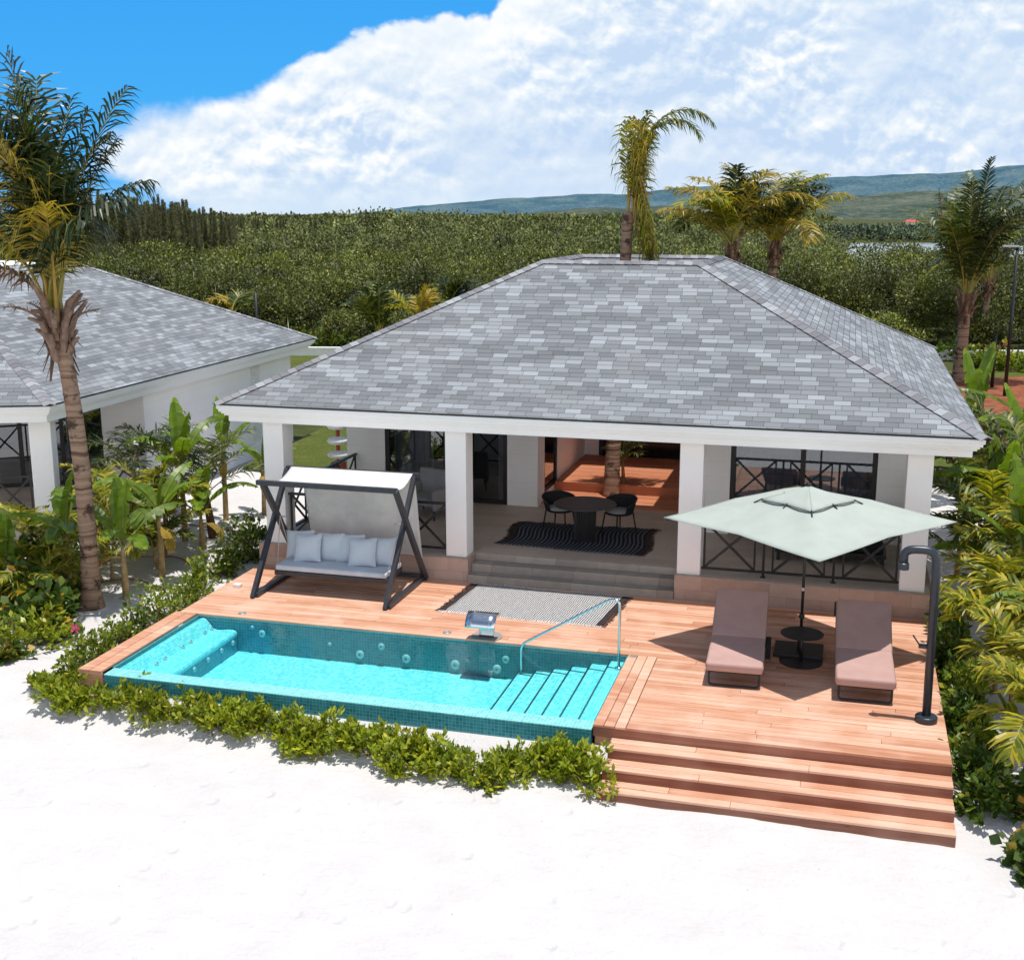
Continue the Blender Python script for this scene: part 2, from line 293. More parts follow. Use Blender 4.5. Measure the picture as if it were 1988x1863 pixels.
class MB:
    def __init__(s): s.v = []; s.f = []; s.mi = []; s.k = 0
    def mat(s, k): s.k = k; return s
    def add(s, vs, fs):
        b = len(s.v); s.v += [tuple(p) for p in vs]
        for f in fs: s.f.append([b + i for i in f]); s.mi.append(s.k)
        return s
    def box(s, x0, x1, y0, y1, z0, z1):
        return s.add([(x0, y0, z0), (x1, y0, z0), (x1, y1, z0), (x0, y1, z0), (x0, y0, z1), (x1, y0, z1), (x1, y1, z1), (x0, y1, z1)],
                     [(0, 3, 2, 1), (4, 5, 6, 7), (0, 1, 5, 4), (1, 2, 6, 5), (2, 3, 7, 6), (3, 0, 4, 7)])
    def obox(s, c, size, mat):
        h = [q / 2 for q in size]; c = V(c); P = []
        for z in (-1, 1):
            for x, y in ((-1, -1), (1, -1), (1, 1), (-1, 1)): P.append(c + mat @ V((x * h[0], y * h[1], z * h[2])))
        return s.add(P, [(0, 3, 2, 1), (4, 5, 6, 7), (0, 1, 5, 4), (1, 2, 6, 5), (2, 3, 7, 6), (3, 0, 4, 7)])
    def bar(s, p, q, w, h, up=(0, 0, 1)):
        p, q = V(p), V(q); d = q - p; L = d.length; y = d.normalized(); u = V(up)
        if abs(y.dot(u)) > .98: u = V((0, 1, 0)) if abs(y.y) < .9 else V((1, 0, 0))
        x = y.cross(u).normalized(); z = x.cross(y)
        return s.obox((p + q) / 2, (w, L, h), Matrix((x, y, z)).transposed())
    def tube(s, path, r, n=8, caps=True):
        path = [V(p) for p in path]; rs = r if isinstance(r, (list, tuple)) else [r] * len(path); P = []; Fc = []
        t0 = (path[1] - path[0]).normalized(); ref = V((0, 0, 1)) if abs(t0.z) < .9 else V((1, 0, 0))
        a = t0.cross(ref).normalized()
        for i, p in enumerate(path):
            tg = (path[min(i + 1, len(path) - 1)] - path[max(i - 1, 0)]).normalized()
            a = (a - tg * a.dot(tg)).normalized(); b = tg.cross(a)
            for k in range(n):
                an = 2 * PI * k / n; P.append(p + (a * math.cos(an) + b * math.sin(an)) * rs[i])
        for i in range(len(path) - 1):
            for k in range(n):
                k2 = (k + 1) % n; Fc.append((i * n + k, i * n + k2, (i + 1) * n + k2, (i + 1) * n + k))
        if caps: Fc.append(tuple(reversed(range(n)))); Fc.append(tuple(range((len(path) - 1) * n, len(path) * n)))
        return s.add(P, Fc)
    def lathe(s, prof, c, n=24):
        P = []; Fc = []
        for r, z in prof:
            for k in range(n): a = 2 * PI * k / n; P.append((c[0] + r * math.cos(a), c[1] + r * math.sin(a), c[2] + z))
        m_ = len(prof)
        for i in range(m_ - 1):
            for k in range(n): k2 = (k + 1) % n; Fc.append((i * n + k, i * n + k2, (i + 1) * n + k2, (i + 1) * n + k))
        Fc.append(tuple(reversed(range(n)))); Fc.append(tuple(range((m_ - 1) * n, m_ * n)))
        return s.add(P, Fc)
    def grid(s, fn, nu, nv):
        P = [fn(i / nu, j / nv) for j in range(nv + 1) for i in range(nu + 1)]
        return s.add(P, [(j * (nu + 1) + i, j * (nu + 1) + i + 1, (j + 1) * (nu + 1) + i + 1, (j + 1) * (nu + 1) + i) for j in range(nv) for i in range(nu)])
    def wall(s, p0, p1, z0, z1, th, ops=()):
        """wall with openings (a, b, zb, zt) along its length"""
        p0, p1 = V((*p0, 0)), V((*p1, 0)); d = (p1 - p0); L = d.length; d.normalize()
        nrm = V((-d.y, d.x, 0)); mt = Matrix((d, nrm, V((0, 0, 1)))).transposed()
        def piece(a, b, za, zb):
            if b - a > .001 and zb - za > .001:
                c = p0 + d * ((a + b) / 2); s.obox((c.x, c.y, (za + zb) / 2), (b - a, th, zb - za), mt)
        cur = 0
        for a, b, zb, zt in sorted(ops):
            piece(cur, a, z0, z1); piece(a, b, z0, zb); piece(a, b, zt, z1); cur = b
        piece(cur, L, z0, z1); return s
    def build(s, name, mats, parent=None, org=None, smooth=False, bevel=0, seg=2, uv=True):
        if org is None: org = ORG.get(parent.name, V((0, 0, 0))) if parent is not None else V((0, 0, 0))
        org = V(org); me = bpy.data.meshes.new(name)
        me.from_pydata([(p[0] - org.x, p[1] - org.y, p[2] - org.z) for p in s.v], [], s.f)
        if any(s.mi): me.polygons.foreach_set('material_index', s.mi)
        if uv: planar_uv(me)
        if smooth: me.polygons.foreach_set('use_smooth', [True] * len(me.polygons))
        me.update()
        o = new_obj(name, me, mats, parent, org)
        if bevel:
            b = o.modifiers.new('bevel', 'BEVEL'); b.width = bevel; b.segments = seg; b.limit_method = 'ANGLE'; b.angle_limit = R(40); b.harden_normals = False
        return o
def planar_uv(me):
    uvl = me.uv_layers.new(name='UVMap'); d = uvl.data; vs = me.vertices
    for p in me.polygons:
        n = p.normal
        if abs(n.z) > .999: ua, va = V((1, 0, 0)), V((0, 1, 0))
        else: ua = V((-n.y, n.x, 0)).normalized(); va = n.cross(ua)
        for li in p.loop_indices:
            c = vs[me.loops[li].vertex_index].co; d[li].uv = (c.dot(ua), c.dot(va))
def np_mesh(name, verts, quads, mats, mi=None, parent=None, org=(0, 0, 0), smooth=False):
    verts = np.asarray(verts, np.float32) - np.asarray(org, np.float32); quads = np.asarray(quads, np.int32)
    me = bpy.data.meshes.new(name); me.vertices.add(len(verts)); me.vertices.foreach_set('co', verts.ravel())
    nq, k = quads.shape; me.loops.add(nq * k); me.loops.foreach_set('vertex_index', quads.ravel())
    me.polygons.add(nq); me.polygons.foreach_set('loop_start', np.arange(0, nq * k, k, dtype=np.int32))
    if mi is not None: me.polygons.foreach_set('material_index', np.asarray(mi, np.int32))
    me.update(calc_edges=True)
    if smooth: me.polygons.foreach_set('use_smooth', [True] * nq)
    return new_obj(name, me, mats, parent, V(org))
def struct(o, kind='structure'): o['kind'] = kind; return o

# ------------------------------------------------------------------ terrain
def sstep(a, b, x):
    t_ = min(1, max(0, (x - a) / (b - a))); return t_ * t_ * (3 - 2 * t_)
def gz(x, y):
    z = -.30 - .30 * (1 - sstep(-3.75, -2.75, y))
    if y < -3.75: z -= .035 * (-3.75 - y)
    z -= .17 * sstep(4.2, 5.2, x) * (1 - sstep(2, 9, y)) * sstep(-3.6, -2.6, y)
    z -= .05 * sstep(1, 4.6, x) * (1 - sstep(-3.6, -2.6, y))
    return z
def gzn(x, y):
    from mathutils import noise as nz
    k = 1.0 if y < 14 else 0
    in_house = (-8.4 < x < 5 and -3.5 < y < 17)
    a = 0 if in_house else .035 * nz.noise((x * .55, y * .55, 0)) + .018 * nz.noise((x * 2.1, y * 2.1, 3.1)) + (.011 * abs(nz.noise((x * 5.0, y * 5.0, 9))))
    return gz(x, y) + a * k
xs = list(np.arange(-20, -14, .5)) + list(np.arange(-14, 9, .11)) + list(np.arange(9, 20, .5))
ys = list(np.arange(-13, 1.5, .11)) + list(np.arange(1.5, 16, .3)) + [18, 20, 25, 30, 40, 60, 100, 200, 500, 1500, 6000]
xs = [-6000, -1500, -400, -120, -60, -35, -25] + xs + [25, 35, 60, 120, 400, 1500, 6000]; ys = [-60, -25, -16] + ys
gb = MB(); P = [(x, y, gzn(x, y)) for y in ys for x in xs]; nx = len(xs)
gb.add(P, [(j * nx + i, j * nx + i + 1, (j + 1) * nx + i + 1, (j + 1) * nx + i) for j in range(len(ys) - 1) for i in range(nx - 1)
           if not (xs[i + 1] > -7.57 and xs[i] < 0 and ys[j + 1] > -2.6 and ys[j] < -.01)])
struct(gb.build('ground', 'sand', smooth=True))
def patch(name, pts, z, mat):
    m_ = MB(); m_.add([(x, y, z) for x, y in pts], [tuple(range(len(pts)))]); return struct(m_.build(name, mat))
patch('lawn', [(-13.4, 12.6), (-10.5, 11.4), (-8.0, 11.0), (-8.0, 30), (-4, 41), (-40, 41), (-40, 24), (-14, 22)], -.235, 'grass')
patch('mulch_bed', [(6.2, 19), (9.5, 24), (16, 30), (15, 37), (11.5, 40), (7.5, 37.5), (5.6, 27)], -.22, 'mulch')
patch('side_lawn', [(5.2, 18), (16, 18), (22, 36), (26, 41), (5.4, 41)], -.245, 'grass')
patch('garden_road', [(12.5, 37), (30, 35), (30, 38.5), (12.5, 40)], -.205, 'asphalt')
# hills
def hill(name, prof, dist, depth, mat, base):
    px = [p[0] for p in prof]; py = [p[1] for p in prof]; b = MB(); from mathutils import noise as nz
    N, K = 200, 22
    def fn(u, v):
        x = px[0] + u * (px[-1] - px[0]); y = float(np.interp(x, px, py)); a = (x - 994) / 2355.3
        top = (414 - y) / 2355.3 * dist + CAM[2]
        d = dist - depth * (1 - v)
        z = base + (top - base) * (math.sin(v * PI / 2) ** 1.15)
        z += dist * .0024 * (nz.fractal((a * 26, v * 5, 1.3), 1.0, 2.0, 5)) * (.25 + math.sin(v * PI)) * (1 if v < .98 else .6)
        return polar(a, d, z)
    return struct(b.grid(fn, N, K).build(name, mat, smooth=True))
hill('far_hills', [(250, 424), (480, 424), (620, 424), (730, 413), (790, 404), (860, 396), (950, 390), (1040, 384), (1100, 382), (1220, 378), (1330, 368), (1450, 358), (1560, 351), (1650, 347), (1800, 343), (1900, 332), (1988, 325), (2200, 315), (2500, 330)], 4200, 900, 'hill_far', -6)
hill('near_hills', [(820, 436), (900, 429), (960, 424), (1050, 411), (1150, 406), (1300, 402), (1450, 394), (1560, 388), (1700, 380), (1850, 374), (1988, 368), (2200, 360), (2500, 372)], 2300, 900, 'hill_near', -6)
lg = MB(); lg.add([polar(.25, 118, -.29), polar(.62, 118, -.29), polar(.60, 305, -.29), polar(.275, 305, -.29)], [(0, 1, 2, 3)])
struct(lg.build('lagoon_water', 'lagoon'))

# ------------------------------------------------------------------ forest as masses of leaves
def leaves_np(P, D, Nn, L, W, fold=.25):
    """kite leaves: base, side, tip, side"""
    D = D / np.linalg.norm(D, axis=1, keepdims=True); Sd = np.cross(D, Nn); ln = np.linalg.norm(Sd, axis=1, keepdims=True); Sd = Sd / np.maximum(ln, 1e-6)
    N2 = np.cross(Sd, D); L = L[:, None]; W = W[:, None]
    a = P; b = P + D * L * .55 + Sd * W * .5 - N2 * W * fold; c = P + D * L - N2 * L * .12; d = P + D * L * .55 - Sd * W * .5 - N2 * W * fold
    v = np.stack([a, b, c, d], 1).reshape(-1, 3); q = np.arange(len(P) * 4).reshape(-1, 4); return v, q
def rnd_dir(n): v = RNG.normal(size=(n, 3)); return v / np.linalg.norm(v, axis=1, keepdims=True)
Cxy = np.array(CAM[:2]); fw2 = np.array(FW)[:2]; rt2 = np.array(RT)[:2]
def canopy_extra(a, d):      # rise of the ground under the wood
    px = 994 + a * 2355.3
    bump = 4.3 * np.exp(-((px - 810) / 170.0) ** 2) * np.exp(-((d - 240) / 60.0) ** 2)
    bump += 2.4 * np.exp(-((px - 640) / 130.0) ** 2) * np.exp(-((d - 250) / 60.0) ** 2)
    bump += 2.0 * np.exp(-((px - 1120) / 120.0) ** 2) * np.exp(-((d - 255) / 60.0) ** 2)
    return bump
def wood(bands, name, mats, amin, amax, skip=None):
    VV, QQ, MI, TN = [], [], [], []; off = 0
    for d0, d1, sp, rad, hgt, nl, ls, mi in bands:
        area = (amax - amin) * (d1 * d1 - d0 * d0) / 2; n = int(area / (sp * sp))
        d = np.sqrt(RNG.uniform(d0 * d0, d1 * d1, n)); a = RNG.uniform(amin, amax, n)
        if skip is not None: k = ~skip(a, d); d, a = d[k], a[k]; n = len(d)
        xy = Cxy + d[:, None] * fw2 + (a * d)[:, None] * rt2
        big = RNG.random(n) < .13; r = rad * RNG.uniform(.55, 1.25, n) * np.where(big, 1.45, 1); H = hgt * RNG.uniform(.55, 1.15, n) * np.where(big, 1.25, 1) + canopy_extra(a, d)
        # clumps on each crown then leaves about the clumps
        idx = np.repeat(np.arange(n), nl); m = len(idx)
        ncl = 7; cl = rnd_dir(n * ncl).reshape(n, ncl, 3); cl[:, :, 2] = np.abs(cl[:, :, 2]) * 1.0 - .35
        cp = cl[idx, RNG.integers(0, ncl, m)] * .62
        u = rnd_dir(m) * (RNG.uniform(.2, 1, m) ** .5)[:, None] * .5
        q = cp + u; hh = H[idx] * .5
        P = np.stack([xy[idx, 0] + q[:, 0] * r[idx], xy[idx, 1] + q[:, 1] * r[idx], -.3 + H[idx] - hh * .75 + q[:, 2] * hh], 1)
        P[:, 2] = np.maximum(P[:, 2], -.2)
        D = u * 1.2 + rnd_dir(m) * .5 + np.array([0, 0, .25]); Nn = rnd_dir(m) * .55 + np.array([0, 0, 1.0])
        L = ls * RNG.uniform(.6, 1.4, m); v, qd = leaves_np(P, D, Nn, L, L * .6)
        VV.append(v); QQ.append(qd + off); off += len(v); MI.append(np.full(len(qd), mi))
        tone = np.clip(RNG.normal(1.18, .36, n), .45, 2.0); TN.append(np.repeat(tone[idx], 4))
        if d0 < 200:          # bare grey twigs poking out
            nt = int(n * .5); k = RNG.integers(0, n, nt); hh = H[k]
            P = np.stack([xy[k, 0] + RNG.normal(size=nt) * .8, xy[k, 1] + RNG.normal(size=nt) * .8, -.3 + hh * .72], 1)
            D = rnd_dir(nt) * .8 + np.array([0, 0, 1.0]); L = RNG.uniform(.5, 1.5, nt) * (1 if d0 < 100 else 1.3)
            v, qd = leaves_np(P, D, rnd_dir(nt), L, np.full(nt, .05 if d0 < 100 else .09)); VV.append(v); QQ.append(qd + off); off += len(v); MI.append(np.full(len(qd), 2)); TN.append(np.ones(len(v)))
    o = np_mesh(name, np.concatenate(VV), np.concatenate(QQ), mats, np.concatenate(MI))
    at = o.data.attributes.new('tone', 'FLOAT', 'POINT'); at.data.foreach_set('value', np.concatenate(TN).astype(np.float32)); return o
lag = lambda a, d: ((a > .27) & (a < .62) & (d > 124 - 4 * np.sin(a * 70))) | ((a > .25) & (a < .62) & (d > 150))
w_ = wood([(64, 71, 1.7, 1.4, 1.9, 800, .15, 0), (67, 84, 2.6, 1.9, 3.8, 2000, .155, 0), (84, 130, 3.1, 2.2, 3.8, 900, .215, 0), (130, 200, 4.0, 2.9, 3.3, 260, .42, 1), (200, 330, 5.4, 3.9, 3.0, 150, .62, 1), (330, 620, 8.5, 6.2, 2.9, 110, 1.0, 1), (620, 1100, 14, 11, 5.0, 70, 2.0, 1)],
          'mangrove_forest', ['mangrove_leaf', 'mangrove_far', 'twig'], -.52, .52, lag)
tag(w_, 'broad olive green mangrove wood stretching behind the villas', 'forest', kind='stuff')
w_ = wood([(305, 420, 7.0, 5.5, 3.3, 150, .95, 0)], 'shore_forest', ['shore_far', 'shore_far', 'twig'], .19, .66)
tag(w_, 'dark strip of wood on the far shore of the lagoon', 'forest', kind='stuff')
# casuarina grove at the left skyline
def casuarina_mesh():
    n = 1200; z = RNG.uniform(.03, 1, n) ** 1.0 * 9; rad = (1 - (z / 9.3)) ** 1.15 * 1.75 * RNG.uniform(.4, 1.2, n) + .05
    an = RNG.uniform(0, 2 * PI, n); r = rad * RNG.uniform(.15, 1, n)
    P = np.stack([np.cos(an) * r * .35, np.sin(an) * r * .35, z], 1)
    D = np.stack([np.cos(an), np.sin(an), RNG.uniform(.2, 1.3, n)], 1); L = rad * RNG.uniform(.6, 1.1, n) + .22
    v, q = leaves_np(P, D, rnd_dir(n), L, np.full(n, .12)); tr = MB().tube([(0, 0, 0), (0, 0, 8.4)], [.14, .03], 5)
    vv = np.concatenate([v, np.array(tr.v)]); qq = np.array([list(f) for f in tr.f if len(f) == 4]) + len(v)
    me = bpy.data.meshes.new('casuarina_tree'); me.from_pydata(vv.tolist(), [], q.tolist() + qq.tolist())
    me.materials.append(M['needle']); me.materials.append(M['stem_wood'])
    me.polygons.foreach_set('material_index', [0] * len(q) + [1] * len(qq)); me.update(); return me
cms = [casuarina_mesh() for _ in range(3)]
rr = random.Random(5)
for i in range(260):
    px = rr.uniform(60, 470) if i < 200 else rr.uniform(440, 720); d = rr.uniform(126, 168) if i < 200 else rr.uniform(225, 270); a = (px - 994) / 2355.3
    topy = float(np.interp(px, [60, 200, 300, 380, 440, 500, 600, 720], [386, 386, 390, 402, 413, 419, 420, 415])) + (rr.gauss(6, 9) if i < 200 else abs(rr.gauss(0, 4)))
    top = CAM[2] + (414 - topy) / 2355.3 * d; h = top + .3
    o = bpy.data.objects.new('casuarina_tree', cms[i % 3]); COL.objects.link(o); o.location = polar(a, d, -.3)
    k = h / 9.0; w = k * rr.uniform(.6, 1.0); o.scale = (w, w, k); o.rotation_euler[2] = rr.uniform(0, 6.28)
    tag(o, 'slender feathery casuarina in the dark grove on the left skyline', 'tree', 'casuarinas along the left skyline')

# ------------------------------------------------------------------ villa
def hip_caps(parent, lines, w=.15):
    for p, q, na, nb in lines:      # from eave up; na, nb horizontal directions to each side, drop per metre
        b = MB()
        p, q = V(p), V(q); d = (q - p); L = d.length; d.normalize(); n = int(L / .17)
        for i in range(n):
            a = p + d * (i * L / n); c = p + d * ((i + 1.25) * L / n); lift0, lift1 = .026, .012
            A, B = V(na) * w, V(nb) * w
            up0, up1 = V((0, 0, lift0)), V((0, 0, lift1)); th = V((0, 0, -.014))
            P = [a + A + up0, a + up0, a + B + up0, c + A + up1, c + up1, c + B + up1]
            P += [x + th for x in P[:3]]
            b.add(P, [(0, 1, 4, 3), (1, 2, 5, 4), (0, 6, 7, 1), (1, 7, 8, 2)])
        b.build('hip_cap', 'hip', parent, uv=False)
EX0, EX1, EY0, EY1, EZ = -8.57, 5.37, 2.68, 16.95, 3.27
RX0, RX1, RY0, RY1, RZ = -3.3, .1, 7.5, 11.4, 5.84
villa = empty('villa', (-1.6, 3.05, -.3), 'white villa with grey shingle hip roof and open terraces behind the pool', 'house')
rf = MB()
e = [(EX0, EY0, EZ), (EX1, EY0, EZ), (EX1, EY1, EZ), (EX0, EY1, EZ)]; r_ = [(RX0, RY0, RZ), (RX1, RY0, RZ), (RX1, RY1, RZ), (RX0, RY1, RZ)]
for i in range(4): j = (i + 1) % 4; rf.add([e[i], e[j], r_[j], r_[i]], [(0, 1, 2, 3)])
i_ = [(RX0 + .4, RY0 + .4, 2.93), (RX1 - .4, RY0 + .4, 2.93), (RX1 - .4, RY1 - .4, 2.93), (RX0 + .4, RY1 - .4, 2.93)]
r2 = [(x + (.4 if k in (0, 3) else -.4), y + (.4 if k < 2 else -.4), RZ - .22) for k, (x, y, z) in enumerate(r_)]
for k in range(4): j = (k + 1) % 4; rf.mat(0); rf.add([r_[k], r_[j], r2[j], r2[k]], [(0, 1, 2, 3)]); rf.mat(1); rf.add([r2[k], r2[j], i_[j], i_[k]], [(0, 1, 2, 3)])
e2 = [(x, y, EZ - .035) for x, y, z in e]
rf.mat(2)
for k in range(4): j = (k + 1) % 4; rf.add([e[j], e[k], e2[k], e2[j]], [(0, 1, 2, 3)])
roof = rf.build('roof', ['shingles', 'white_trim', 'metal_black'], villa)
def drp(nx, ny, slope): return (nx, ny, slope)
sl = -.49
hip_caps(roof, [(e[0], r_[0], (-.72, .72, -.355), (.72, -.72, -.355)), (e[1], r_[1], (-.72, -.72, -.355), (.72, .72, -.355)),
                (e[2], r_[2], (.72, -.72, -.355), (-.72, .72, -.355)), (e[3], r_[3], (-.72, -.72, -.355), (.72, .72, -.355))], .15)
# ridge caps
hip_caps(roof, [(r_[0], r_[1], (0, -1, sl), (0, 1, -.5)), (r_[3], r_[2], (0, -1, -.5), (0, 1, sl)), (r_[0], r_[3], (-1, 0, sl), (1, 0, -.5)), (r_[1], r_[2], (1, 0, sl), (-1, 0, -.5))], .14)
# cornice: stacked mouldings stepping back
cz = MB()
def ring(b, o, w, z0, z1):
    x0, x1, y0, y1 = EX0 + o, EX1 - o, EY0 + o, EY1 - o
    b.box(x0, x1, y0, y0 + w, z0, z1); b.box(x0, x1, y1 - w, y1, z0, z1)
    b.box(x0, x0 + w, y0 + w, y1 - w, z0, z1); b.box(x1 - w, x1, y0 + w, y1 - w, z0, z1)
for o, w, z0, z1 in ((.02, .25, 3.155, 3.233), (.05, .2, 3.10, 3.155), (.09, .2, 3.06, 3.10), (.13, .2, 3.02, 3.06), (.19, .3, 2.90, 3.02)): ring(cz, o, w, z0, z1)
cz.build('cornice', 'white_trim', villa, bevel=.008)
so = MB()
for x0, x1, y0, y1 in ((EX0 + .3, EX1 - .3, EY0 + .3, RY0 + .4), (EX0 + .3, EX1 - .3, RY1 - .4, EY1 - .3), (EX0 + .3, RX0 + .4, RY0 + .4, RY1 - .4), (RX1 - .4, EX1 - .3, RY0 + .4, RY1 - .4)): so.box(x0, x1, y0, y1, 2.94, 2.97)
so.build('ceiling', 'white_trim', villa)
FZ = .45
for x0, x1 in ((-7.8, -7.38), (-4.06, -3.65), (.34, .76), (4.19, 4.61)):
    b = MB().box(x0, x1, 3.13, 3.57, FZ, 2.9); b.build('column', 'white_trim', villa, bevel=.012)
    if x0 in (-4.06, .34): pass
pb = MB()
pb.box(-7.95, -3.6, 3.05, 3.95, -.32, FZ - .006); pb.box(.31, 4.75, 3.05, 3.95, -.32, FZ - .006)
pb.box(-7.95, -7.5, 3.95, 16.4, -.32, FZ - .006); pb.box(4.4, 4.75, 3.95, 16.4, -.32, FZ - .006); pb.box(-3.6, .31, 3.6, 3.95, -.32, FZ - .006)
pb.build('plinth', 'plinth_stone', villa, bevel=.008)
fb = MB(); fb.box(-7.9, -3.612, 3.1, 7.75, FZ - .2, FZ); fb.box(-3.608, .318, 3.54, 7.75, FZ - .2, FZ); fb.box(.322, 4.7, 3.1, 7.75, FZ - .2, FZ)
fb.box(-7.9, -3.4, 7.75, 16.3, FZ - .2, FZ - .01); fb.box(.3, 4.5, 7.75, 16.3, FZ - .2, FZ - .01); fb.box(-3.4, .3, 7.75, 16.3, FZ - .3, FZ - .03)
fb.build('terrace_floor', 'floor_tile', villa)
sb = MB()
for k, y0 in enumerate((3.0, 3.25, 3.5)): sb.box(-3.597, .307, y0, 3.62, (k * .15) - (.3 if k == 0 else .02), (k + 1) * .15 - (.004 if k == 2 else 0))
sb.build('entry_steps', 'step_stone', villa, bevel=.012)
# walls
def glazed(parent, p0, p1, z0, z1, npan, name='sliding_door', th=.07, fw=.1, gm='glass'):
    p0, p1 = V((*p0, 0)), V((*p1, 0)); d = (p1 - p0); L = d.length; d.normalize(); fr_ = MB()
    pt = lambda s_, z: (p0.x + d.x * s_, p0.y + d.y * s_, z)
    up = (-d.y, d.x, 0)
    fr_.bar(pt(0, z1 - fw / 2), pt(L, z1 - fw / 2), fw, th, up); fr_.bar(pt(0, z0 + fw / 2), pt(L, z0 + fw / 2), fw, th, up)
    for k in range(npan + 1):
        s_ = fw / 2 + k * (L - fw) / npan; fr_.bar(pt(s_, z0 + fw), pt(s_, z1 - fw), fw, th - .006, up)
    f = fr_.build(name, 'metal_black', parent)
    for k in range(npan):
        a = fw / 2 + k * (L - fw) / npan + fw / 2; b_ = a + (L - fw) / npan - fw; pn = MB()
        pn.add([pt(a, z0 + fw), pt(b_, z0 + fw), pt(b_, z1 - fw), pt(a, z1 - fw)], [(0, 1, 2, 3)]); pn.build('pane', gm, f, org=ORG[parent.name])
    return f
def WL(*a, p=None):
    MB().wall(*a).build('wall', 'white_wall', p or villa)
WT = 2.95
WL((-7.88, 7.5), (-3.35, 7.5), FZ, WT, .18, [(.93, 3.83, FZ, 2.78)])                       # left room front
WL((-3.44, 7.59), (-3.44, 12.4), FZ - .1, WT, .18, [(.45, 1.75, .62, 2.82)])                  # left of the passage
WL((.3, 6.3), (4.5, 6.3), FZ, WT, .18, [(.66, 3.5, FZ, 2.78)])                               # right room front
WL((.39, 6.39), (.39, 12.4), FZ - .1, WT, .18)
WL((-7.8, 7.59), (-7.8, 16.3), FZ, WT, .18); WL((4.42, 6.39), (4.42, 16.3), FZ, WT, .18, [(1.5, 2.6, 1.2, 2.5)])
WL((-7.88, 16.3), (4.5, 16.3), FZ, WT, .18)
WL((-3.53, 12.49), (.48, 12.49), FZ - .1, WT, .18, [(.55, 3.8, FZ - .1, 2.85)])

glazed(villa, (-6.95, 7.46), (-4.05, 7.46), FZ, 2.78, 2)
glazed(villa, (.96, 6.26), (3.8, 6.26), FZ, 2.78, 2)
glazed(villa, (-3.40, 8.04), (-3.40, 9.34), .62, 2.82, 1, 'window')
glazed(villa, (-2.98, 12.45), (.27, 12.45), FZ - .1, 2.85, 3, gm='dark_glass')
glazed(villa, (4.46, 7.89), (4.46, 8.99), 1.2, 2.5, 1, 'window')
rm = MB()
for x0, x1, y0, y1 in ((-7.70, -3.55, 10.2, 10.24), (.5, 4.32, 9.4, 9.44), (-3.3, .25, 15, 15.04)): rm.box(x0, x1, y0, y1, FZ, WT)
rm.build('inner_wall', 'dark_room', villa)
# railings with X panels
def railing(parent, p0, p1, zf, npan, h=.98, gap=.16):
    p0, p1 = V((*p0, 0)), V((*p1, 0)); d = (p1 - p0); L = d.length; d.normalize(); b = MB(); pt = lambda s_, z: (p0.x + d.x * s_, p0.y + d.y * s_, z)
    up = (-d.y, d.x, 0); zb, zt = zf + .1, zf + h
    b.bar(pt(0, zt), pt(L, zt), .045, .06, up); b.bar(pt(0, zb), pt(L, zb), .04, .04, up)
    w = (L - gap * 2 * (npan - 1) - .1) / npan; s_ = .05
    for k in range(npan):
        for sx in ((s_, s_ + w)):
            b.bar(pt(sx, zb + .02), pt(sx, zt - .022), .035, .03, up)
        b.bar(pt(s_ + .018, zb + .03), pt(s_ + w - .018, zt - .03), .045, .026, up); b.bar(pt(s_ + .018, zt - .03), pt(s_ + w - .018, zb + .03), .045, .022, up)
        if k < npan - 1: b.bar(pt(s_ + w + gap, zf), pt(s_ + w + gap, zt - .022), .045, .05, up); b.bar(pt(s_ + w + gap, zf), pt(s_ + w + gap, zf + .015), .09, .09, up)
        s_ += w + 2 * gap
    return b.build('railing', 'metal_black', parent)
railing(villa, (-7.38, 3.3), (-4.06, 3.3), FZ, 3); railing(villa, (.76, 3.3), (4.19, 3.3), FZ, 3); railing(villa, (-7.66, 3.57), (-7.66, 7.4), FZ, 3); railing(villa, (4.47, 3.57), (4.47, 6.2), FZ, 2)
# courtyard platform and low deck
pd = MB()
def planks(b, x0, x1, y0, y1, z, th, w=.14, gap=.009, axis='x', rnd=random.Random(2), lmin=1.8, lmax=4.2, jit=.0012):
    lo, hi = (y0, y1) if axis == 'x' else (x0, x1); a0, a1 = (x0, x1) if axis == 'x' else (y0, y1)
    n = max(1, round((hi - lo) / w)); ww = (hi - lo) / n
    for k in range(n):
        s_ = a0; first = True
        while s_ < a1 - .01:
            L = rnd.uniform(lmin, lmax) * (rnd.uniform(.2, 1) if first else 1); first = False
            e_ = min(a1, s_ + L);  e_ = a1 if a1 - e_ < .5 else e_
            zz = z + rnd.uniform(-jit, jit); u0 = lo + k * ww; u1 = u0 + ww - gap
            g2 = 0 if e_ >= a1 else .004
            if axis == 'x': b.box(s_, e_ - g2, u0, u1, zz - th, zz)
            else: b.box(u0, u1, s_, e_ - g2, zz - th, zz)
            s_ = e_
    return b
planks(pd, -3.33, .28, 9.0, 12.38, .70, .03); pd.box(-3.33, .28, 9.0, 9.03, .49, .668); pd.box(-3.3, .25, 9.05, 12.3, .44, .664)
planks(pd, -3.33, .28, 7.76, 8.99, .49, .03); pd.box(-3.33, .28, 7.73, 7.757, .42, .489)
o = pd.build('courtyard_platform', 'red_wood', villa)

# ------------------------------------------------------------------ neighbour villa (local frame turned 2 degrees)
nb = empty('villa', (-12.79, 3.44, 0), 'neighbouring white villa with grey shingle roof at the left edge behind the palm', 'house', rz=R(2)); ORG[nb.name] = V((0, 0, 0))
NZ = 2.95; RN = 5.5; nd = 5.2
sp20 = R(20.5); fl = V((-math.cos(sp20), -math.sin(sp20), 0)); fin = V((-math.sin(sp20), math.cos(sp20), 0))
A_ = V((0, 0, NZ)); B_ = V((0, 14.3, NZ)); FL = A_ + fl * 13
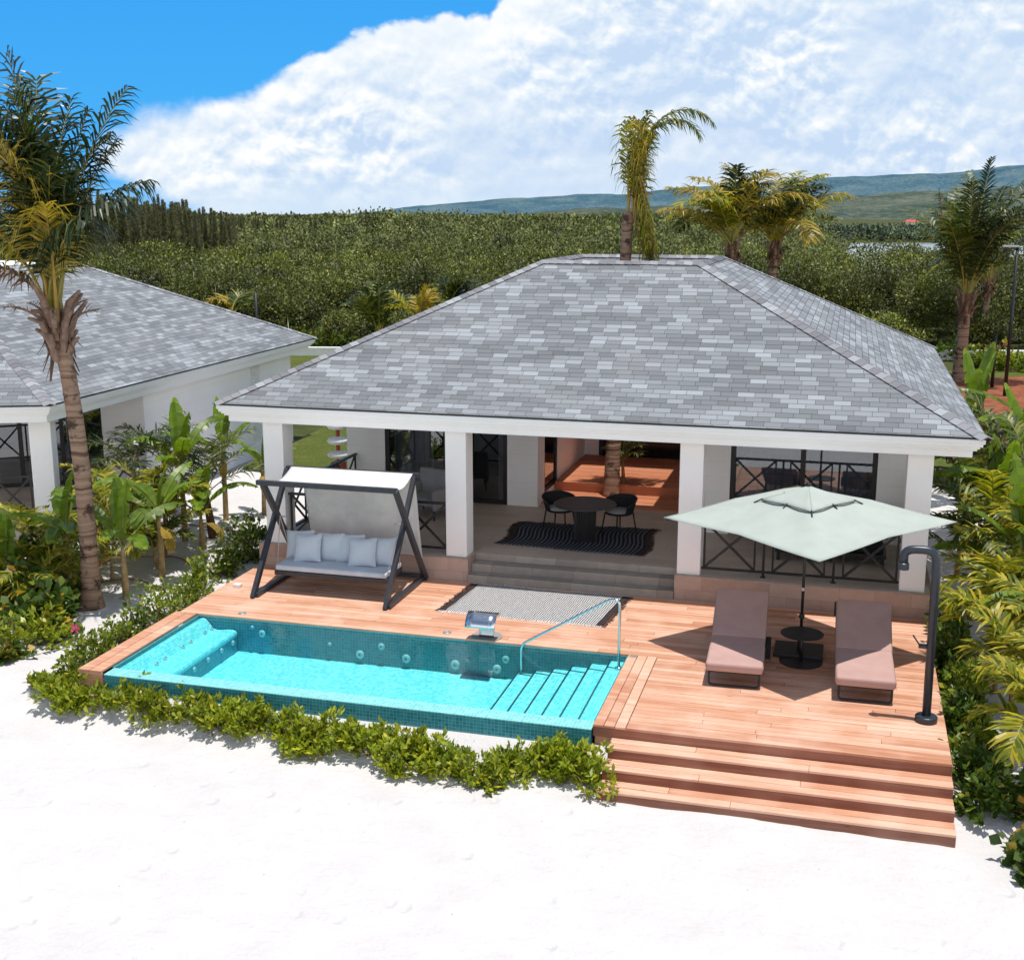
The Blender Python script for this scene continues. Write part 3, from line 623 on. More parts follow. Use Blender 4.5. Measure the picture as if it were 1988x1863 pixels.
# corner ridge: equal distance nd from both eaves
th_ = (PI / 2 + sp20) / 2; hipdir = (V((0, 1, 0)) + fl).normalized(); tt = nd / math.sin(th_); RA = A_ + hipdir * tt; RA.z = RN
RB = V((-nd, 14.3 - nd, RN)); RF = RA + fl * 6; RF.z = RN; BL = V((-13, 14.3, NZ)); RBL = V((-9, 14.3 - nd, RN))
nr = MB(); nr.add([A_, B_, RB, RA], [(0, 1, 2, 3)]); nr.add([FL, A_, RA, RF], [(0, 1, 2, 3)]); nr.add([B_, BL, RBL, RB], [(0, 1, 2, 3)]); nr.mat(1); nr.add([RA, RB, RBL, RF], [(0, 1, 2, 3)])
nr.mat(2)
dz = V((0, 0, -.035))
for p, q in ((A_, B_), (FL, A_), (B_, BL)): nr.add([p + dz, q + dz, q, p], [(0, 1, 2, 3)])
nroof = nr.build('roof', ['shingles', 'white_trim', 'metal_black'], nb)
hp = V((hipdir.y, -hipdir.x, 0))
hip_caps(nroof, [(A_, RA, tuple(hp * .9 + V((0, 0, -.3))), tuple(-hp * .9 + V((0, 0, -.3)))), (B_, RB, (.72, -.72, -.355), (-.72, .72, -.355))], .15)
nc = MB()
def eave_bar(p, q, inn, o0, w, z0, z1):
    p, q, inn = V(p), V(q), V(inn); c0 = p + inn * (o0 + w / 2); c1 = q + inn * (o0 + w / 2); c0.z = c1.z = (z0 + z1) / 2; nc.bar(c0, c1, w, z1 - z0)
for o0, w, z0, z1 in ((.02, .25, NZ - .115, NZ - .036), (.05, .2, NZ - .17, NZ - .115), (.09, .2, NZ - .21, NZ - .17), (.13, .2, NZ - .25, NZ - .21), (.19, .3, NZ - .40, NZ - .25)):
    ins = o0 / math.tan(th_) + .0
    eave_bar((0, ins, 0), (0, 14.3 - o0, 0), (-1, 0, 0), o0, w, z0, z1); eave_bar(FL, A_ + fl * ins, fin, o0, w, z0 + .0015, z1 - .0015); eave_bar((-o0 - .01, 14.3, 0), (-13, 14.3, 0), (0, -1, 0), o0, w, z0, z1)
nc.build('cornice', 'white_trim', nb, bevel=.008)
ncl = MB().add([(-.3, .3, 2.6), (-.3, 14, 2.6), (-13, 14, 2.6), tuple(V((-.3, .3, 2.6)) + fl * 12.5)], [(0, 1, 2, 3)]); ncl.build('ceiling', 'white_trim', nb)
cm = Matrix.Rotation(sp20, 3, 'Z')
for k in (0, 1):
    c = V((-.93, 1.0, 0)) + fl * (3.6 * k); MB().obox((c.x, c.y, 1.4), (.46, .46, 2.42), cm).build('column', 'white_trim', nb, bevel=.012)
WL((-.65, 4.6), (-.65, 13.5), -.3, 2.62, .18, [(6.0, 6.65, .15, 2.45)], p=nb); WL((-.742, 4.69), (-1.75, 4.69), .1, 2.62, .18, p=nb); WL((-.742, 13.408), (-12, 13.408), -.3, 2.62, .18, p=nb)
WL((-4.4, 3.3), (-5.4, 2.93), .1, 2.62, .18, p=nb)
lv = MB(); lv.box(-.62, -.60, 10.6, 11.25, .15, 2.45)
for k in range(38): lv.obox((-.585, 10.925, .2 + k * .0605), (.012, .62, .05), Matrix.Rotation(R(28), 3, 'Y'))
lv.build('louvre_shutter', 'white_trim', nb)
glazed(nb, (-1.75, 4.72), (-4.4, 3.3), .2, 2.58, 3)
glazed(nb, (-5.4, 2.93), (-8.5, 1.7), .2, 2.58, 3)
nf = MB().add([(-.55, .55, .2), (-.55, 4.5, .2), (-.75, 4.5, .2), (-.75, 13.4, .2), (-12, 13.4, .2), tuple(V((-.55, .55, .2)) + fl * 12)], [(0, 1, 2, 3, 4, 5)])
a0 = V((-.55, .55, .2)); a1 = a0 + fl * 12
nf.add([a0, a1, a1 - V((0, 0, .6)), a0 - V((0, 0, .6))], [(0, 3, 2, 1)]); nf.add([a0, (-.55, 4.5, .2), (-.55, 4.5, -.4), a0 - V((0, 0, .6))], [(0, 1, 2, 3)])
nf.build('terrace_floor', 'floor_tile', nb)
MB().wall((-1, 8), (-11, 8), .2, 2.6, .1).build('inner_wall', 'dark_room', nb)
railing(nb, (-.72, 1.3), (-.72, 4.5), .2, 2); pp = V((-1.2, .9, 0)); qq = pp + fl * 3.1; railing(nb, (pp.x, pp.y), (qq.x, qq.y), .2, 3)

# ------------------------------------------------------------------ deck
dk = MB()
planks(dk, -7.95, 4.68, .006, 3.045, 0, .035, .142)
planks(dk, .49, 4.68, -2.66, .0, 0, .035, .142); dk.box(.49, 4.68, -2.795, -2.666, -.037, .001)
planks(dk, .03, .486, -2.79, .0, .0006, .035, .152, axis='y', lmin=3, lmax=4); 
planks(dk, -8.02, -7.61, -2.86, .0, .0006, .035, .2, axis='y', lmin=3, lmax=4)
# dark joists beneath, front board, side boards
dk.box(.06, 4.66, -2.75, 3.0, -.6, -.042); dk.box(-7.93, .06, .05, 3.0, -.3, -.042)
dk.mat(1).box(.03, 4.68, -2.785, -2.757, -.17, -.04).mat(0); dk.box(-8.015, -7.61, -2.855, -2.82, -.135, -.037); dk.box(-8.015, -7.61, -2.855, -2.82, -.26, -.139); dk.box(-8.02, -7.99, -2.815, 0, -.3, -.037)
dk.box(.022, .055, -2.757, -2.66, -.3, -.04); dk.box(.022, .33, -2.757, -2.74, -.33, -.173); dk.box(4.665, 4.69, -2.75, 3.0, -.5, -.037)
struct(dk.build('deck', ['deck_wood', 'riser_wood_shaded'], bevel=.003, seg=1))
st = empty('deck_steps', (2.5, -3.3, -.6), 'broad run of wooden steps leading from the deck to the sand', 'steps')
for k in range(3):
    z = -.16 * (k + 1); y1 = -2.79 - .315 * k; y0 = y1 - .33; b = MB()
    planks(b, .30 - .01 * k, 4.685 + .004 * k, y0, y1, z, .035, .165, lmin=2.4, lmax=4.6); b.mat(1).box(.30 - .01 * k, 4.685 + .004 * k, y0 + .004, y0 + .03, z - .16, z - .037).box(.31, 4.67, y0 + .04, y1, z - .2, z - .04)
    b.build('step', ['deck_wood', 'riser_wood_shaded'], st, bevel=.003, seg=1)

# ------------------------------------------------------------------ pool
pool = empty('swimming_pool', (-3.8, -1.4, -.3), 'long turquoise mosaic pool sunk beside the wooden deck', 'pool')
X0, X1, Y0, Y1, PF, WZ = -7.57, .0, -2.86, -.012, -.62, -.05
b = MB(); b.box(X0 + .0, X1, Y0 + .28, Y1, PF - .1, PF); b.build('pool_floor', 'mosaic_floor', pool)
b = MB(); b.box(X0 - .02, X1 + .015, Y1, Y1 + .04, PF, -.036); b.box(X0 - .035, X0, Y0 + .28, Y1, PF, -.036); b.box(X1 + .001, X1 + .02, Y0 + .28, Y1, PF, -.036)
b.box(X0, X1 + .02, Y0, Y0 + .02, -.75, WZ - .012); b.box(X0, X1, Y0 + .27, Y0 + .28, PF, WZ - .012); b.build('pool_wall', 'mosaic_dark', pool)
b = MB(); b.box(X0 - .005, X1 + .022, Y0 - .004, Y0 + .285, WZ - .012, WZ + .006); b.build('overflow_rim', 'mosaic_rim', pool, bevel=.004)
b = MB(); b.box(X0 - .1, X1 + .5, Y0 - .16, Y0 - .001, -.8, -.36); b.build('footing', 'white_trim', pool)
# lounging bench along the left end: profile extruded along y
pf = [(-7.56, -.10), (-7.53, -.075), (-7.47, -.06), (-7.42, -.075), (-7.35, -.15), (-7.28, -.235), (-7.2, -.255), (-7.1, -.245), (-6.98, -.225), (-6.9, -.225), (-6.85, -.245), (-6.83, -.28), (-6.835, -.33), (-6.84, PF)]
b = MB(); n = len(pf); ya, yb = Y0 + .283, Y1 - .02
b.add([(x, ya, z) for x, z in pf] + [(x, yb, z) for x, z in pf], [(i, i + 1, n + i + 1, n + i) for i in range(n - 2)])
b.mat(1).add([(x, ya, z) for x, z in pf[-2:]] + [(x, yb, z) for x, z in pf[-2:]], [(0, 1, 3, 2)])
b.mat(0).add([(x, yb, z) for x, z in pf] + [(x, yb, PF) for x, z in pf], [(i, i + 1, n + i + 1, n + i) for i in range(n - 1)])
b.build('bench', ['mosaic_floor', 'mosaic_dark'], pool, smooth=False)
# entry stair at the right end
zs = [-.13, -.21, -.29, -.365, -.43, -.49, -.55]; xe = [.0, -.27, -.585, -.895, -1.2, -1.5, -1.8]
for k in range(6):
    b = MB(); b.box(xe[k + 1], xe[k], Y0 + .283, Y1 - .004, PF, zs[k]); b.mat(1); b.box(xe[k + 1] - .004, xe[k + 1] + .026, Y0 + .283, Y1 - .0045, PF, zs[k] + .003)
    b.build('stair', ['mosaic_floor', 'mosaic_line'], pool)
def jet(c, nrm, r=.075):
    q = V(nrm).to_track_quat('Z', 'Y').to_matrix(); b = MB()
    b.lathe([(r, 0), (r, .012), (r * .82, .03), (r * .45, .034)], (0, 0, 0), 18); b.mat(1).lathe([(r * .34, .03), (r * .3, .036), (.001, .036)], (0, 0, 0), 12); b.mat(1).lathe([(r * 1.12, .001), (r * 1.1, .006), (r, .008)], (0, 0, 0), 18)
    b.v = [tuple(V(c) + q @ V(p)) for p in b.v]
    b.build('water_jet', ['jet_white', 'mosaic_dark'], pool, smooth=True)
for x, z, r in ((-5.1, -.32, .045), (-4.55, -.45, .1), (-4.16, -.27, .08), (-3.72, -.44, .1), (-2.86, -.46, .11), (-2.64, -.35, .045), (-2.14, -.46, .1), (-1.99, -.28, .085), (-6.54, -.15, .04), (-6.36, -.25, .085)): jet((x, Y1 - .001, z), (0, -1, 0), r * .75)
for y in (-1.85, -1.6, -1.05, -.8, -.32, -.1): jet((-7.3, y, -.225), (.65, 0, .75), .05)
for y in (-2.1, -1.5, -1.05, -.6, -.2): jet((-6.84, y, -.4), (1, 0, 0), .045)
b = MB(); b.grid(lambda u, v: (X0 + u * (X1 - X0), Y0 + .285 + v * (Y1 - Y0 - .287), WZ), 4, 2)
struct(b.build('pool_water', 'pool_water'))
# handrail, waterfall spout, deck lights
hr = empty('pool_handrail', (-.9, -.3, -.1), 'slanting stainless steel handrail over the pool steps', 'handrail')
def arc(pts, r=.09, n=5):
    out = [V(pts[0])]
    for i in range(1, len(pts) - 1):
        p, a, c = V(pts[i]), V(pts[i - 1]), V(pts[i + 1]); d0 = (a - p).normalized() * min(r, (a - p).length / 2); d1 = (c - p).normalized() * min(r, (c - p).length / 2)
        for k in range(n + 1): t_ = k / n; out.append((p + d0) * (1 - t_) ** 2 + p * 2 * t_ * (1 - t_) + (p + d1) * t_ ** 2)
    out.append(V(pts[-1])); return out
MB().tube(arc([(-.07, -.32, -.12), (-.07, -.32, .99), (-.22, -.30, .99), (-1.72, -.06, .02), (-1.72, -.06, -.52)], .11), .022, 10).build('rail', 'steel', hr, smooth=True)
for p in ((-.07, -.32, -.125), (-1.72, -.06, -.52)): MB().lathe([(.06, 0), (.06, .02), (.03, .03)], p, 16).build('foot_flange', 'steel', hr, smooth=True)
ws = empty('water_spout', (-2.38, .13, 0), 'polished steel waterfall spout arching on a stem at the pool edge', 'water spout')
b = MB()
def stem(u, v):
    w = .10 + .06 * (v ** 1.5) + .02 * (1 - v); return (-2.37 + (u - .5) * 2 * w, .13 - .02 * v + .03 * math.sin(v * PI), .02 + v * .36)
b.grid(stem, 6, 10); o = b.build('stem', 'steel', ws, smooth=True); o.modifiers.new('s', 'SOLIDIFY').thickness = .05
b = MB()
def blade(u, v):
    a = -.75 + 2.15 * v; return (-2.63 + u * .50, .02 - .21 * math.sin(a), .235 + .215 * math.cos(a))
b.grid(blade, 4, 16)
o = b.build('blade', 'steel', ws, smooth=True); o.modifiers.new('s', 'SOLIDIFY').thickness = .03
b = MB().lathe([(.26, .004), (.26, .014), (.02, .016)], (-2.38, .20, 0), 24); b.v = [(x, max(y, .0), z) for x, y, z in b.v]; b.build('base_plate', 'asphalt', ws)
for p, lb in (((-6.84, .2), 'round steel deck light near the swing end of the pool'), ((-3.07, .2), 'round steel deck light left of the waterfall spout')):
    b = MB().lathe([(.07, .002), (.07, .012), (.05, .016), (.045, .01), (.001, .01)], (*p, 0), 20).build('deck_light', 'steel_light', org=(*p, 0), smooth=True); tag(b, lb, 'deck light', 'lights let into the deck')
b = MB().box(.06, .17, -.1, -.02, .001, .006).build('drain_cover', 'steel_light', org=(.11, -.06, 0)); tag(b, 'tiny metal cover set in the deck border by the pool corner', 'drain cover')
b = MB().box(-7.72, -7.58, 1.5, 1.62, .001, .07).build('junction_box', 'plastic_white', org=(-7.65, 1.56, 0), bevel=.012); tag(b, 'small white box on the deck edge by the hedge', 'box')

# ------------------------------------------------------------------ swing seat
sw = empty('swing_seat', (-5.77, 2.0, 0), 'dark framed swing seat with white canopy on the deck', 'swing')
XL, XR = -7.03, -4.46; yf0, yr0, zt = 1.03, 2.98, 2.07
yrt = yf0 + .775 * 2.07; yft = yr0 - .745 * 2.04
fbm = MB()
for i, x in enumerate((XL, XR)):
    o1 = .037
    fbm.bar((x - o1, yf0, .0), (x - o1, yrt, zt), .075, .115, (0, 1, 0)); fbm.bar((x + o1, yr0, .0), (x + o1, yft, zt), .075, .115, (0, 1, 0))
    fbm.bar((x, yf0 + .04, .05), (x, yr0 - .04, .05), .1, .08)
fbm.bar((XL, yr0 - .08, .08), (XR, yr0 - .08, .08), .07, .08)
fbm.bar((XL - .06, yft - .03, zt), (XR + .06, yft - .03, zt), .09, .09); fbm.bar((XL - .06, yrt + .03, zt + .02), (XR + .06, yrt + .03, zt + .02), .09, .09)
fbm.build('frame', 'metal_dark', sw, bevel=.006)
b = MB(); b.grid(lambda u, v: (XL + .06 + u * (XR - XL - .12), yft + .0 + v * (yrt - yft), zt + .045 - .15 * math.sin(v * PI) + .02 * v + .006 * math.sin(u * 31) * math.sin(v * PI)), 40, 14)
o = b.build('canopy', 'canvas_white', sw, smooth=True); o.modifiers.new('s', 'SOLIDIFY').thickness = .006
b = MB(); b.grid(lambda u, v: (XL + .25 + u * (XR - XL - .30), yrt + .05 + (1 - v) * .42 + .012 * math.sin(u * 23 + v * 5) * (1 - v) + .01 * math.sin(u * 7 + v * 9), .14 + v * (zt - .16)), 40, 14)
o = b.build('back_panel', 'canvas_white', sw, smooth=True); o.modifiers.new('s', 'SOLIDIFY').thickness = .006
SY0, SY1, SZ = 1.52, 2.36, .40
b = MB().box(XL + .17, XR - .2, SY0, SY1, SZ - .08, SZ); b.build('seat_frame', 'metal_dark', sw, bevel=.006)
b = MB().box(XL + .18, XR - .21, SY0 + .01, SY1 - .01, SZ + .002, SZ + .105); b.build('seat_cushion', 'seat_blue_grey', sw, bevel=.035, seg=3)
b = MB(); yc = (yf0 + yr0) / 2; zcross = 1.30
for x, xx in ((XL + .09, XL + .2), (XR - .09, XR - .23)):
    for yy in (SY0 + .05, SY1 - .08): b.tube([(x, yc, zcross), (xx, yy, SZ - .03)], .008, 6)
    b.tube([(x - .12, yc, zcross + .01), (x + .12, yc, zcross + .01)], .016, 6)
b.build('suspension_rod', 'steel_light', sw)
def pillow_mesh(w, h, t_):
    b = MB(); N = 12
    def th(u, v):
        a, c = abs(2 * u - 1), abs(2 * v - 1); return t_ * .5 * max(0, (1 - a ** 3.2)) ** .55 * max(0, (1 - c ** 3.2)) ** .55
    def pt(u, v, s_):
        a, c = 2 * u - 1, 2 * v - 1; pin = 1 - .07 * ((1 - a * a) * (abs(c) ** 3)); pin2 = 1 - .07 * ((1 - c * c) * (abs(a) ** 3))
        return (w / 2 * a * pin2, s_ * th(u, v), h / 2 * c * pin)
    b.grid(lambda u, v: pt(u, v, -1), N, N); b.grid(lambda u, v: pt(1 - u, v, 1), N, N); return b
pil = [(-6.62, 2.16, 'leftmost pale blue pillow, half hidden at the end of the swing seat', .24, .12), (-6.38, 1.96, 'front left pillow leaning over the one behind on the swing seat', .38, .0), (-5.98, 2.12, 'pillow third from the left on the swing seat', .25, -.06),
       (-5.60, 2.14, 'pillow right of the middle of the swing seat, partly covered by its neighbour', .26, .08), (-5.28, 1.94, 'front right pillow leaning forward on the swing seat', .36, .02), (-4.94, 2.08, 'pillow at the right end of the swing seat', .28, -.1)]
for i, (x, y, lb, tilt, rz) in enumerate(pil):
    o = pillow_mesh(.56, .53, .2).build('pillow', 'seat_blue_grey', org=(0, 0, 0), smooth=True); o.location = (x, y, SZ + .115 + .235); o.rotation_euler = (-tilt, rr.uniform(-.08, .08), rz)
    tag(o, lb, 'pillow', 'pillows on the swing seat')

# ------------------------------------------------------------------ rugs
def rug(name, corners, z, body, label, wav=0.0, light='pale_fringe'):
    c = [V((*p, 0)) for p in corners]     # near-left, far-left, far-right, near-right
    cen = (c[0] + c[1] + c[2] + c[3]) / 4; t_ = empty(name, (cen.x, cen.y, z), label, 'rug'); L = (c[3] - c[0]).length; W = (c[1] - c[0]).length
    def pos(u, v, h=0):
        p = (c[0] * (1 - u) + c[3] * u) * (1 - v) + (c[1] * (1 - u) + c[2] * u) * v
        p.x += wav * math.sin(v * 6.0) ; p.y += .02 * math.sin(u * 9); return V((p.x, p.y, z + .012 + .006 * math.sin(u * 40 + v * 3) * math.sin(v * 17) + h))
    def strip(u0, u1, nm, mt, h=0.0):
        b = MB(); b.grid(lambda a, v: pos(u0 + a * (u1 - u0), v, h), 40 if u1 - u0 > .3 else 3, 24); o = b.build(nm, mt, t_, smooth=True)
        d = o.data.uv_layers[0].data
        for pgn in o.data.polygons:
            for li in pgn.loop_indices:
                vi = o.data.loops[li].vertex_index; nn = 41 if u1 - u0 > .3 else 4; d[li].uv = ((u0 + (vi % nn) / (nn - 1) * (u1 - u0)) * L, (vi // nn) / 24 * W)
        o.modifiers.new('s', 'SOLIDIFY').thickness = .012; return o
    strip(.035, .965, 'rug_body', body); strip(0, .034, 'end_band', 'dark_fringe'); strip(.966, 1, 'end_band', 'dark_fringe')
    rd = random.Random(4)
    for v, s_ in ((0, -1), (1, 1)):
        b = MB()
        dirv = (c[1] - c[0]).normalized() * s_
        for k in range(120):
            p = pos(k / 119, v); q = p + dirv * rd.uniform(.05, .1) + V((rd.uniform(-.02, .02), 0, -.008)); b.bar(p, q, .011, .006)
        b.build('fringe', light, t_, uv=False)
    for u, s_ in ((0, -1), (1, 1)):
        b = MB()
        dirv = (c[3] - c[0]).normalized() * s_
        for k in range(46):
            p = pos(u, k / 45); q = p + dirv * rd.uniform(.05, .10) + V((0, rd.uniform(-.03, .03), -.008)); b.bar(p, q, .016, .006)
        b.build('tassel', 'dark_fringe', t_, uv=False)
    return t_
rug('rug', [(-3.56, 1.25), (-3.44, 2.9), (-.48, 2.86), (-.64, 1.17)], .002, 'rug_cord', 'black and white corded rug lying on the deck below the steps')
rug('rug', [(-3.36, 4.25), (-3.33, 6.0), (-.45, 6.1), (-.48, 4.1)], FZ, 'rug_shade', 'dark wavy edged rug under the round table on the terrace', .07, 'rug_shade')

# ------------------------------------------------------------------ parasol, side table, loungers
ux, uy, uz = 2.64, .85, 0
um = empty('parasol', (ux, uy, 0), 'large square mint parasol shading the two sun loungers', 'parasol')
cor = [V((.43, .66, 2.10)), V((2.89, -1.26, 2.10)), V((4.86, 1.06, 2.23)), V((2.40, 2.98, 2.24))]; apx = V((ux, uy, 2.66))
def umb_pt(k, t_, r):
    a, b_ = cor[k], cor[(k + 1) % 4]; m_ = (a + b_) / 2; mm = apx + (m_ - apx) * .975; mm.z = m_.z + .05
    if t_ < .5: p = a * (1 - 2 * t_) + mm * (2 * t_)
    else: p = mm * (2 - 2 * t_) + b_ * (2 * t_ - 1)
    q = apx + (p - apx) * r; dn = .0 if abs(t_ - .5) < .01 or t_ in (0, 1) else .03
    q.z -= dn * math.sin(r * PI * .9) * math.sin((t_ * 2 % 1) * PI) + .06 * math.sin(r * PI); return q
b = MB()
for k in range(4): b.grid(lambda u, v: umb_pt(k, u, .16 + v * .84), 8, 12)
o = b.build('canopy', 'canvas_mint', um, smooth=True); bm = bmesh.new(); bm.from_mesh(o.data); bmesh.ops.remove_doubles(bm, verts=bm.verts, dist=.002); bm.to_mesh(o.data); bm.free(); o.modifiers.new('s', 'SOLIDIFY').thickness = .008
b = MB()
for k in range(4): b.grid(lambda u, v: umb_pt(k, u, .002 + v * .32) + V((0, 0, .03 + .02 * (1 - v))), 8, 5)
o = b.build('vent', 'canvas_mint', um, smooth=True); o.modifiers.new('s', 'SOLIDIFY').thickness = .006
b = MB(); pts = [umb_pt(k, i / 2, .325) + V((0, 0, .034)) for k in range(4) for i in range(2)]; pts = [p_.lerp(pts[(j_ + 1) % 8], f_) for j_, p_ in enumerate(pts) for f_ in (0, .5)]; b.tube(pts + [pts[0]], .006, 5)
for k in range(4):
    for tt_ in (0, .5): p = umb_pt(k, tt_, .31) + V((0, 0, .04)); q = umb_pt(k, tt_, .37) + V((0, 0, .012)); b.tube([p, q], .012, 5)
b.lathe([(.03, 0), (.03, .05), (.012, .07)], (ux, uy, 2.70), 10)
b.build('vent_trim', 'metal_black', um, uv=False)
MB().tube([(ux, uy, .06), (ux, uy, 2.66)], .024, 12).build('pole', 'metal_black', um, smooth=True)
MB().lathe([(.028, 0), (.028, .05)], (ux, uy, 1.02), 12).build('pole_collar', 'steel_light', um)
MB().lathe([(.03, 0), (.045, .02), (.045, .07), (.03, .09)], (ux, uy, .55), 10).build('clamp_knob', 'metal_black', um)
for k in range(4):
    for tt_ in (0, .5):
        b = MB(); pp_ = [umb_pt(k, tt_, j_ / 6 * .96 + .02) - V((0, 0, .045)) for j_ in range(7)]; b.tube(pp_, .011, 5); mid = umb_pt(k, tt_, .5) - V((0, 0, .06)); b.bar((ux, uy, 2.2), mid, .014, .016); b.build('rib', 'metal_black', um)
b = MB().box(ux - .40, ux + .36, uy - .34, uy + .3, .002, .06); b.lathe([(.05, 0), (.05, .25)], (ux, uy, .06), 14); b.build('base', 'metal_black', um, bevel=.008)
stb = empty('side_table', (2.67, .40, 0), 'round black side table standing at the parasol foot', 'table')
MB().lathe([(.31, 0), (.33, .008), (.33, .018), (.31, .022)], (2.67, .40, .45), 40).build('table_top', 'metal_black', stb, smooth=False)
MB().tube([(2.67, .40, .02), (2.67, .40, .45)], .025, 12).build('leg', 'metal_black', stb, smooth=True)
MB().lathe([(.33, .001), (.33, .018), (.04, .024)], (2.67, .40, 0), 40).build('table_base', 'metal_black', stb)
def make_lounger():
    t_ = empty('sun_lounger', (0, 0, 0)); W = .83; hw = W / 2; FY = 1.28; ang = R(25); BL_ = 1.12
    b = MB(); b.tube(arc([(-hw + .05, .06, .21), (-hw + .05, .02, .03), (hw - .05, .02, .03), (hw - .05, .06, .21)], .06), .018, 8)
    b.tube(arc([(-hw + .05, FY + .3, .21), (-hw + .05, FY + .55, .03), (hw - .05, FY + .55, .03), (hw - .05, FY + .3, .21)], .06), .018, 8)
    for s_ in (-1, 1): b.bar((s_ * (hw - .05), .03, .21), (s_ * (hw - .05), 2.2, .21), .035, .035)
    for k in range(5): b.bar((-hw + .06, .1 + k * .28, .21), (hw - .06, .1 + k * .28, .21), .05, .02)
    b.build('frame', 'metal_black', t_)
    b = MB(); dy, dz_ = math.cos(ang), math.sin(ang)
    for s_ in (-1, 1): b.bar((s_ * (hw - .07), FY, .225), (s_ * (hw - .07), FY + BL_ * dy, .225 + BL_ * dz_), .03, .03); b.bar((s_ * (hw - .09), FY + .75 * dy, .22 + .75 * dz_), (s_ * (hw - .09), FY + .95, .21), .02, .02)
    b.bar((-hw + .07, FY + BL_ * dy, .225 + BL_ * dz_), (hw - .07, FY + BL_ * dy, .225 + BL_ * dz_), .03, .03)
    b.build('back_support', 'metal_black', t_)
    mt = Matrix.Rotation(ang, 3, 'X')
    MB().box(-hw, hw, 0, FY - .004, .235, .375).build('seat_cushion', 'lounger_rose', t_, bevel=.04, seg=4)
    n0 = V((0, -dz_, dy)); c = V((0, FY, .245)) + V((0, dy, dz_)) * (BL_ / 2) + n0 * .07
    MB().obox(c, (W, BL_ - .004, .14), mt).build('back_cushion', 'lounger_rose', t_, bevel=.04, seg=4)
    for nm in ('seat_cushion', 'back_cushion'):
        par = [c_ for c_ in t_.children if c_.name.startswith(nm)][0]; b = MB(); r_ = hw + .002
        if nm == 'seat_cushion': ring_ = [(-r_, -.002, .315), (r_, -.002, .315), (r_, FY, .315), (-r_, FY, .315)]
        else:
            f = lambda x, d_: tuple(V((x, FY, .245)) + V((0, dy, dz_)) * d_ + n0 * .08); ring_ = [f(-r_, .01), f(r_, .01), f(r_, BL_), f(-r_, BL_)]
        b.tube(arc(ring_ + [ring_[0]], .04), .006, 5); b.build('piping', 'lounger_piping', par, org=(0, 0, 0), uv=False)
    return t_
l1 = make_lounger(); l1.location = (1.76, -.98, 0); l1.rotation_euler[2] = R(2.2)
tag(l1, 'dusky pink sun lounger left of the parasol pole', 'sun lounger', 'sun loungers under the parasol')
MB().box(.42, .50, .95, 1.38, .14, .36).build('side_pocket', 'black_fabric', l1, org=(0, 0, 0), bevel=.01)
l2 = copy_tree(l1); l2.location = (3.62, -1.06, 0); l2.rotation_euler[2] = R(1.2); l2['label'] = 'dusky pink sun lounger right of the parasol, nearest the shower'
for ch in list(l2.children):
    if ch.name.startswith('side_pocket'): bpy.data.objects.remove(ch)
MB().box(-.44, -.2, 2.36, 2.44, .5, .72).build('head_bracket', 'metal_black', l2, org=(0, 0, 0), bevel=.006)

# ------------------------------------------------------------------ shower
sh = empty('outdoor_shower', (4.43, -1.47, 0), 'dark slate outdoor shower column with hooked top at the deck corner', 'shower')
MB().tube(arc([(4.43, -1.47, .05), (4.41, -1.47, 2.43), (3.99, -1.47, 2.43), (3.99, -1.47, 2.22)], .17, 8), .058, 16).build('column_pipe', 'slate_paint', sh, smooth=True)
MB().lathe([(.06, 0), (.075, .005), (.075, .09), (.06, .1)], (3.99, -1.47, 2.14), 18).build('shower_head', 'slate_paint', sh)
MB().lathe([(.14, .002), (.15, .012), (.15, .075), (.135, .09), (.07, .095)], (4.43, -1.47, 0), 28).build('base', 'slate_paint', sh, smooth=False, bevel=.006)
b = MB(); b.tube([(4.42, -1.47, 1.08), (4.26, -1.47, 1.08)], .034, 12); b.tube([(4.28, -1.47, 1.08), (4.18, -1.45, 1.22)], .011, 8); b.build('valve', 'slate_paint', sh, smooth=True)

# ------------------------------------------------------------------ terrace furniture
tb = empty('round_table', (-1.75, 4.95, FZ), 'round dark table with woven drum base on the terrace rug', 'table')
MB().lathe([(.60, 0), (.625, .008), (.625, .022), (.61, .03)], (-1.75, 4.95, FZ + .73), 48).build('table_top', 'metal_dark', tb)
b = MB()
for k in range(28): a = 2 * PI * k / 28; b.bar((-1.75 + .2 * math.cos(a), 4.95 + .2 * math.sin(a), FZ + .02), (-1.75 + .22 * math.cos(a), 4.95 + .22 * math.sin(a), FZ + .73), .016, .02)
for z in np.arange(.05, .72, .045): b.tube([(-1.75 + .215 * math.cos(2 * PI * k / 20), 4.95 + .215 * math.sin(2 * PI * k / 20), FZ + z) for k in range(21)], .008, 5)
b.lathe([(.24, .014), (.24, .03)], (-1.75, 4.95, FZ), 28); b.lathe([(.16, .03), (.16, .72)], (-1.75, 4.95, FZ), 18); b.build('table_base', 'metal_black', tb)
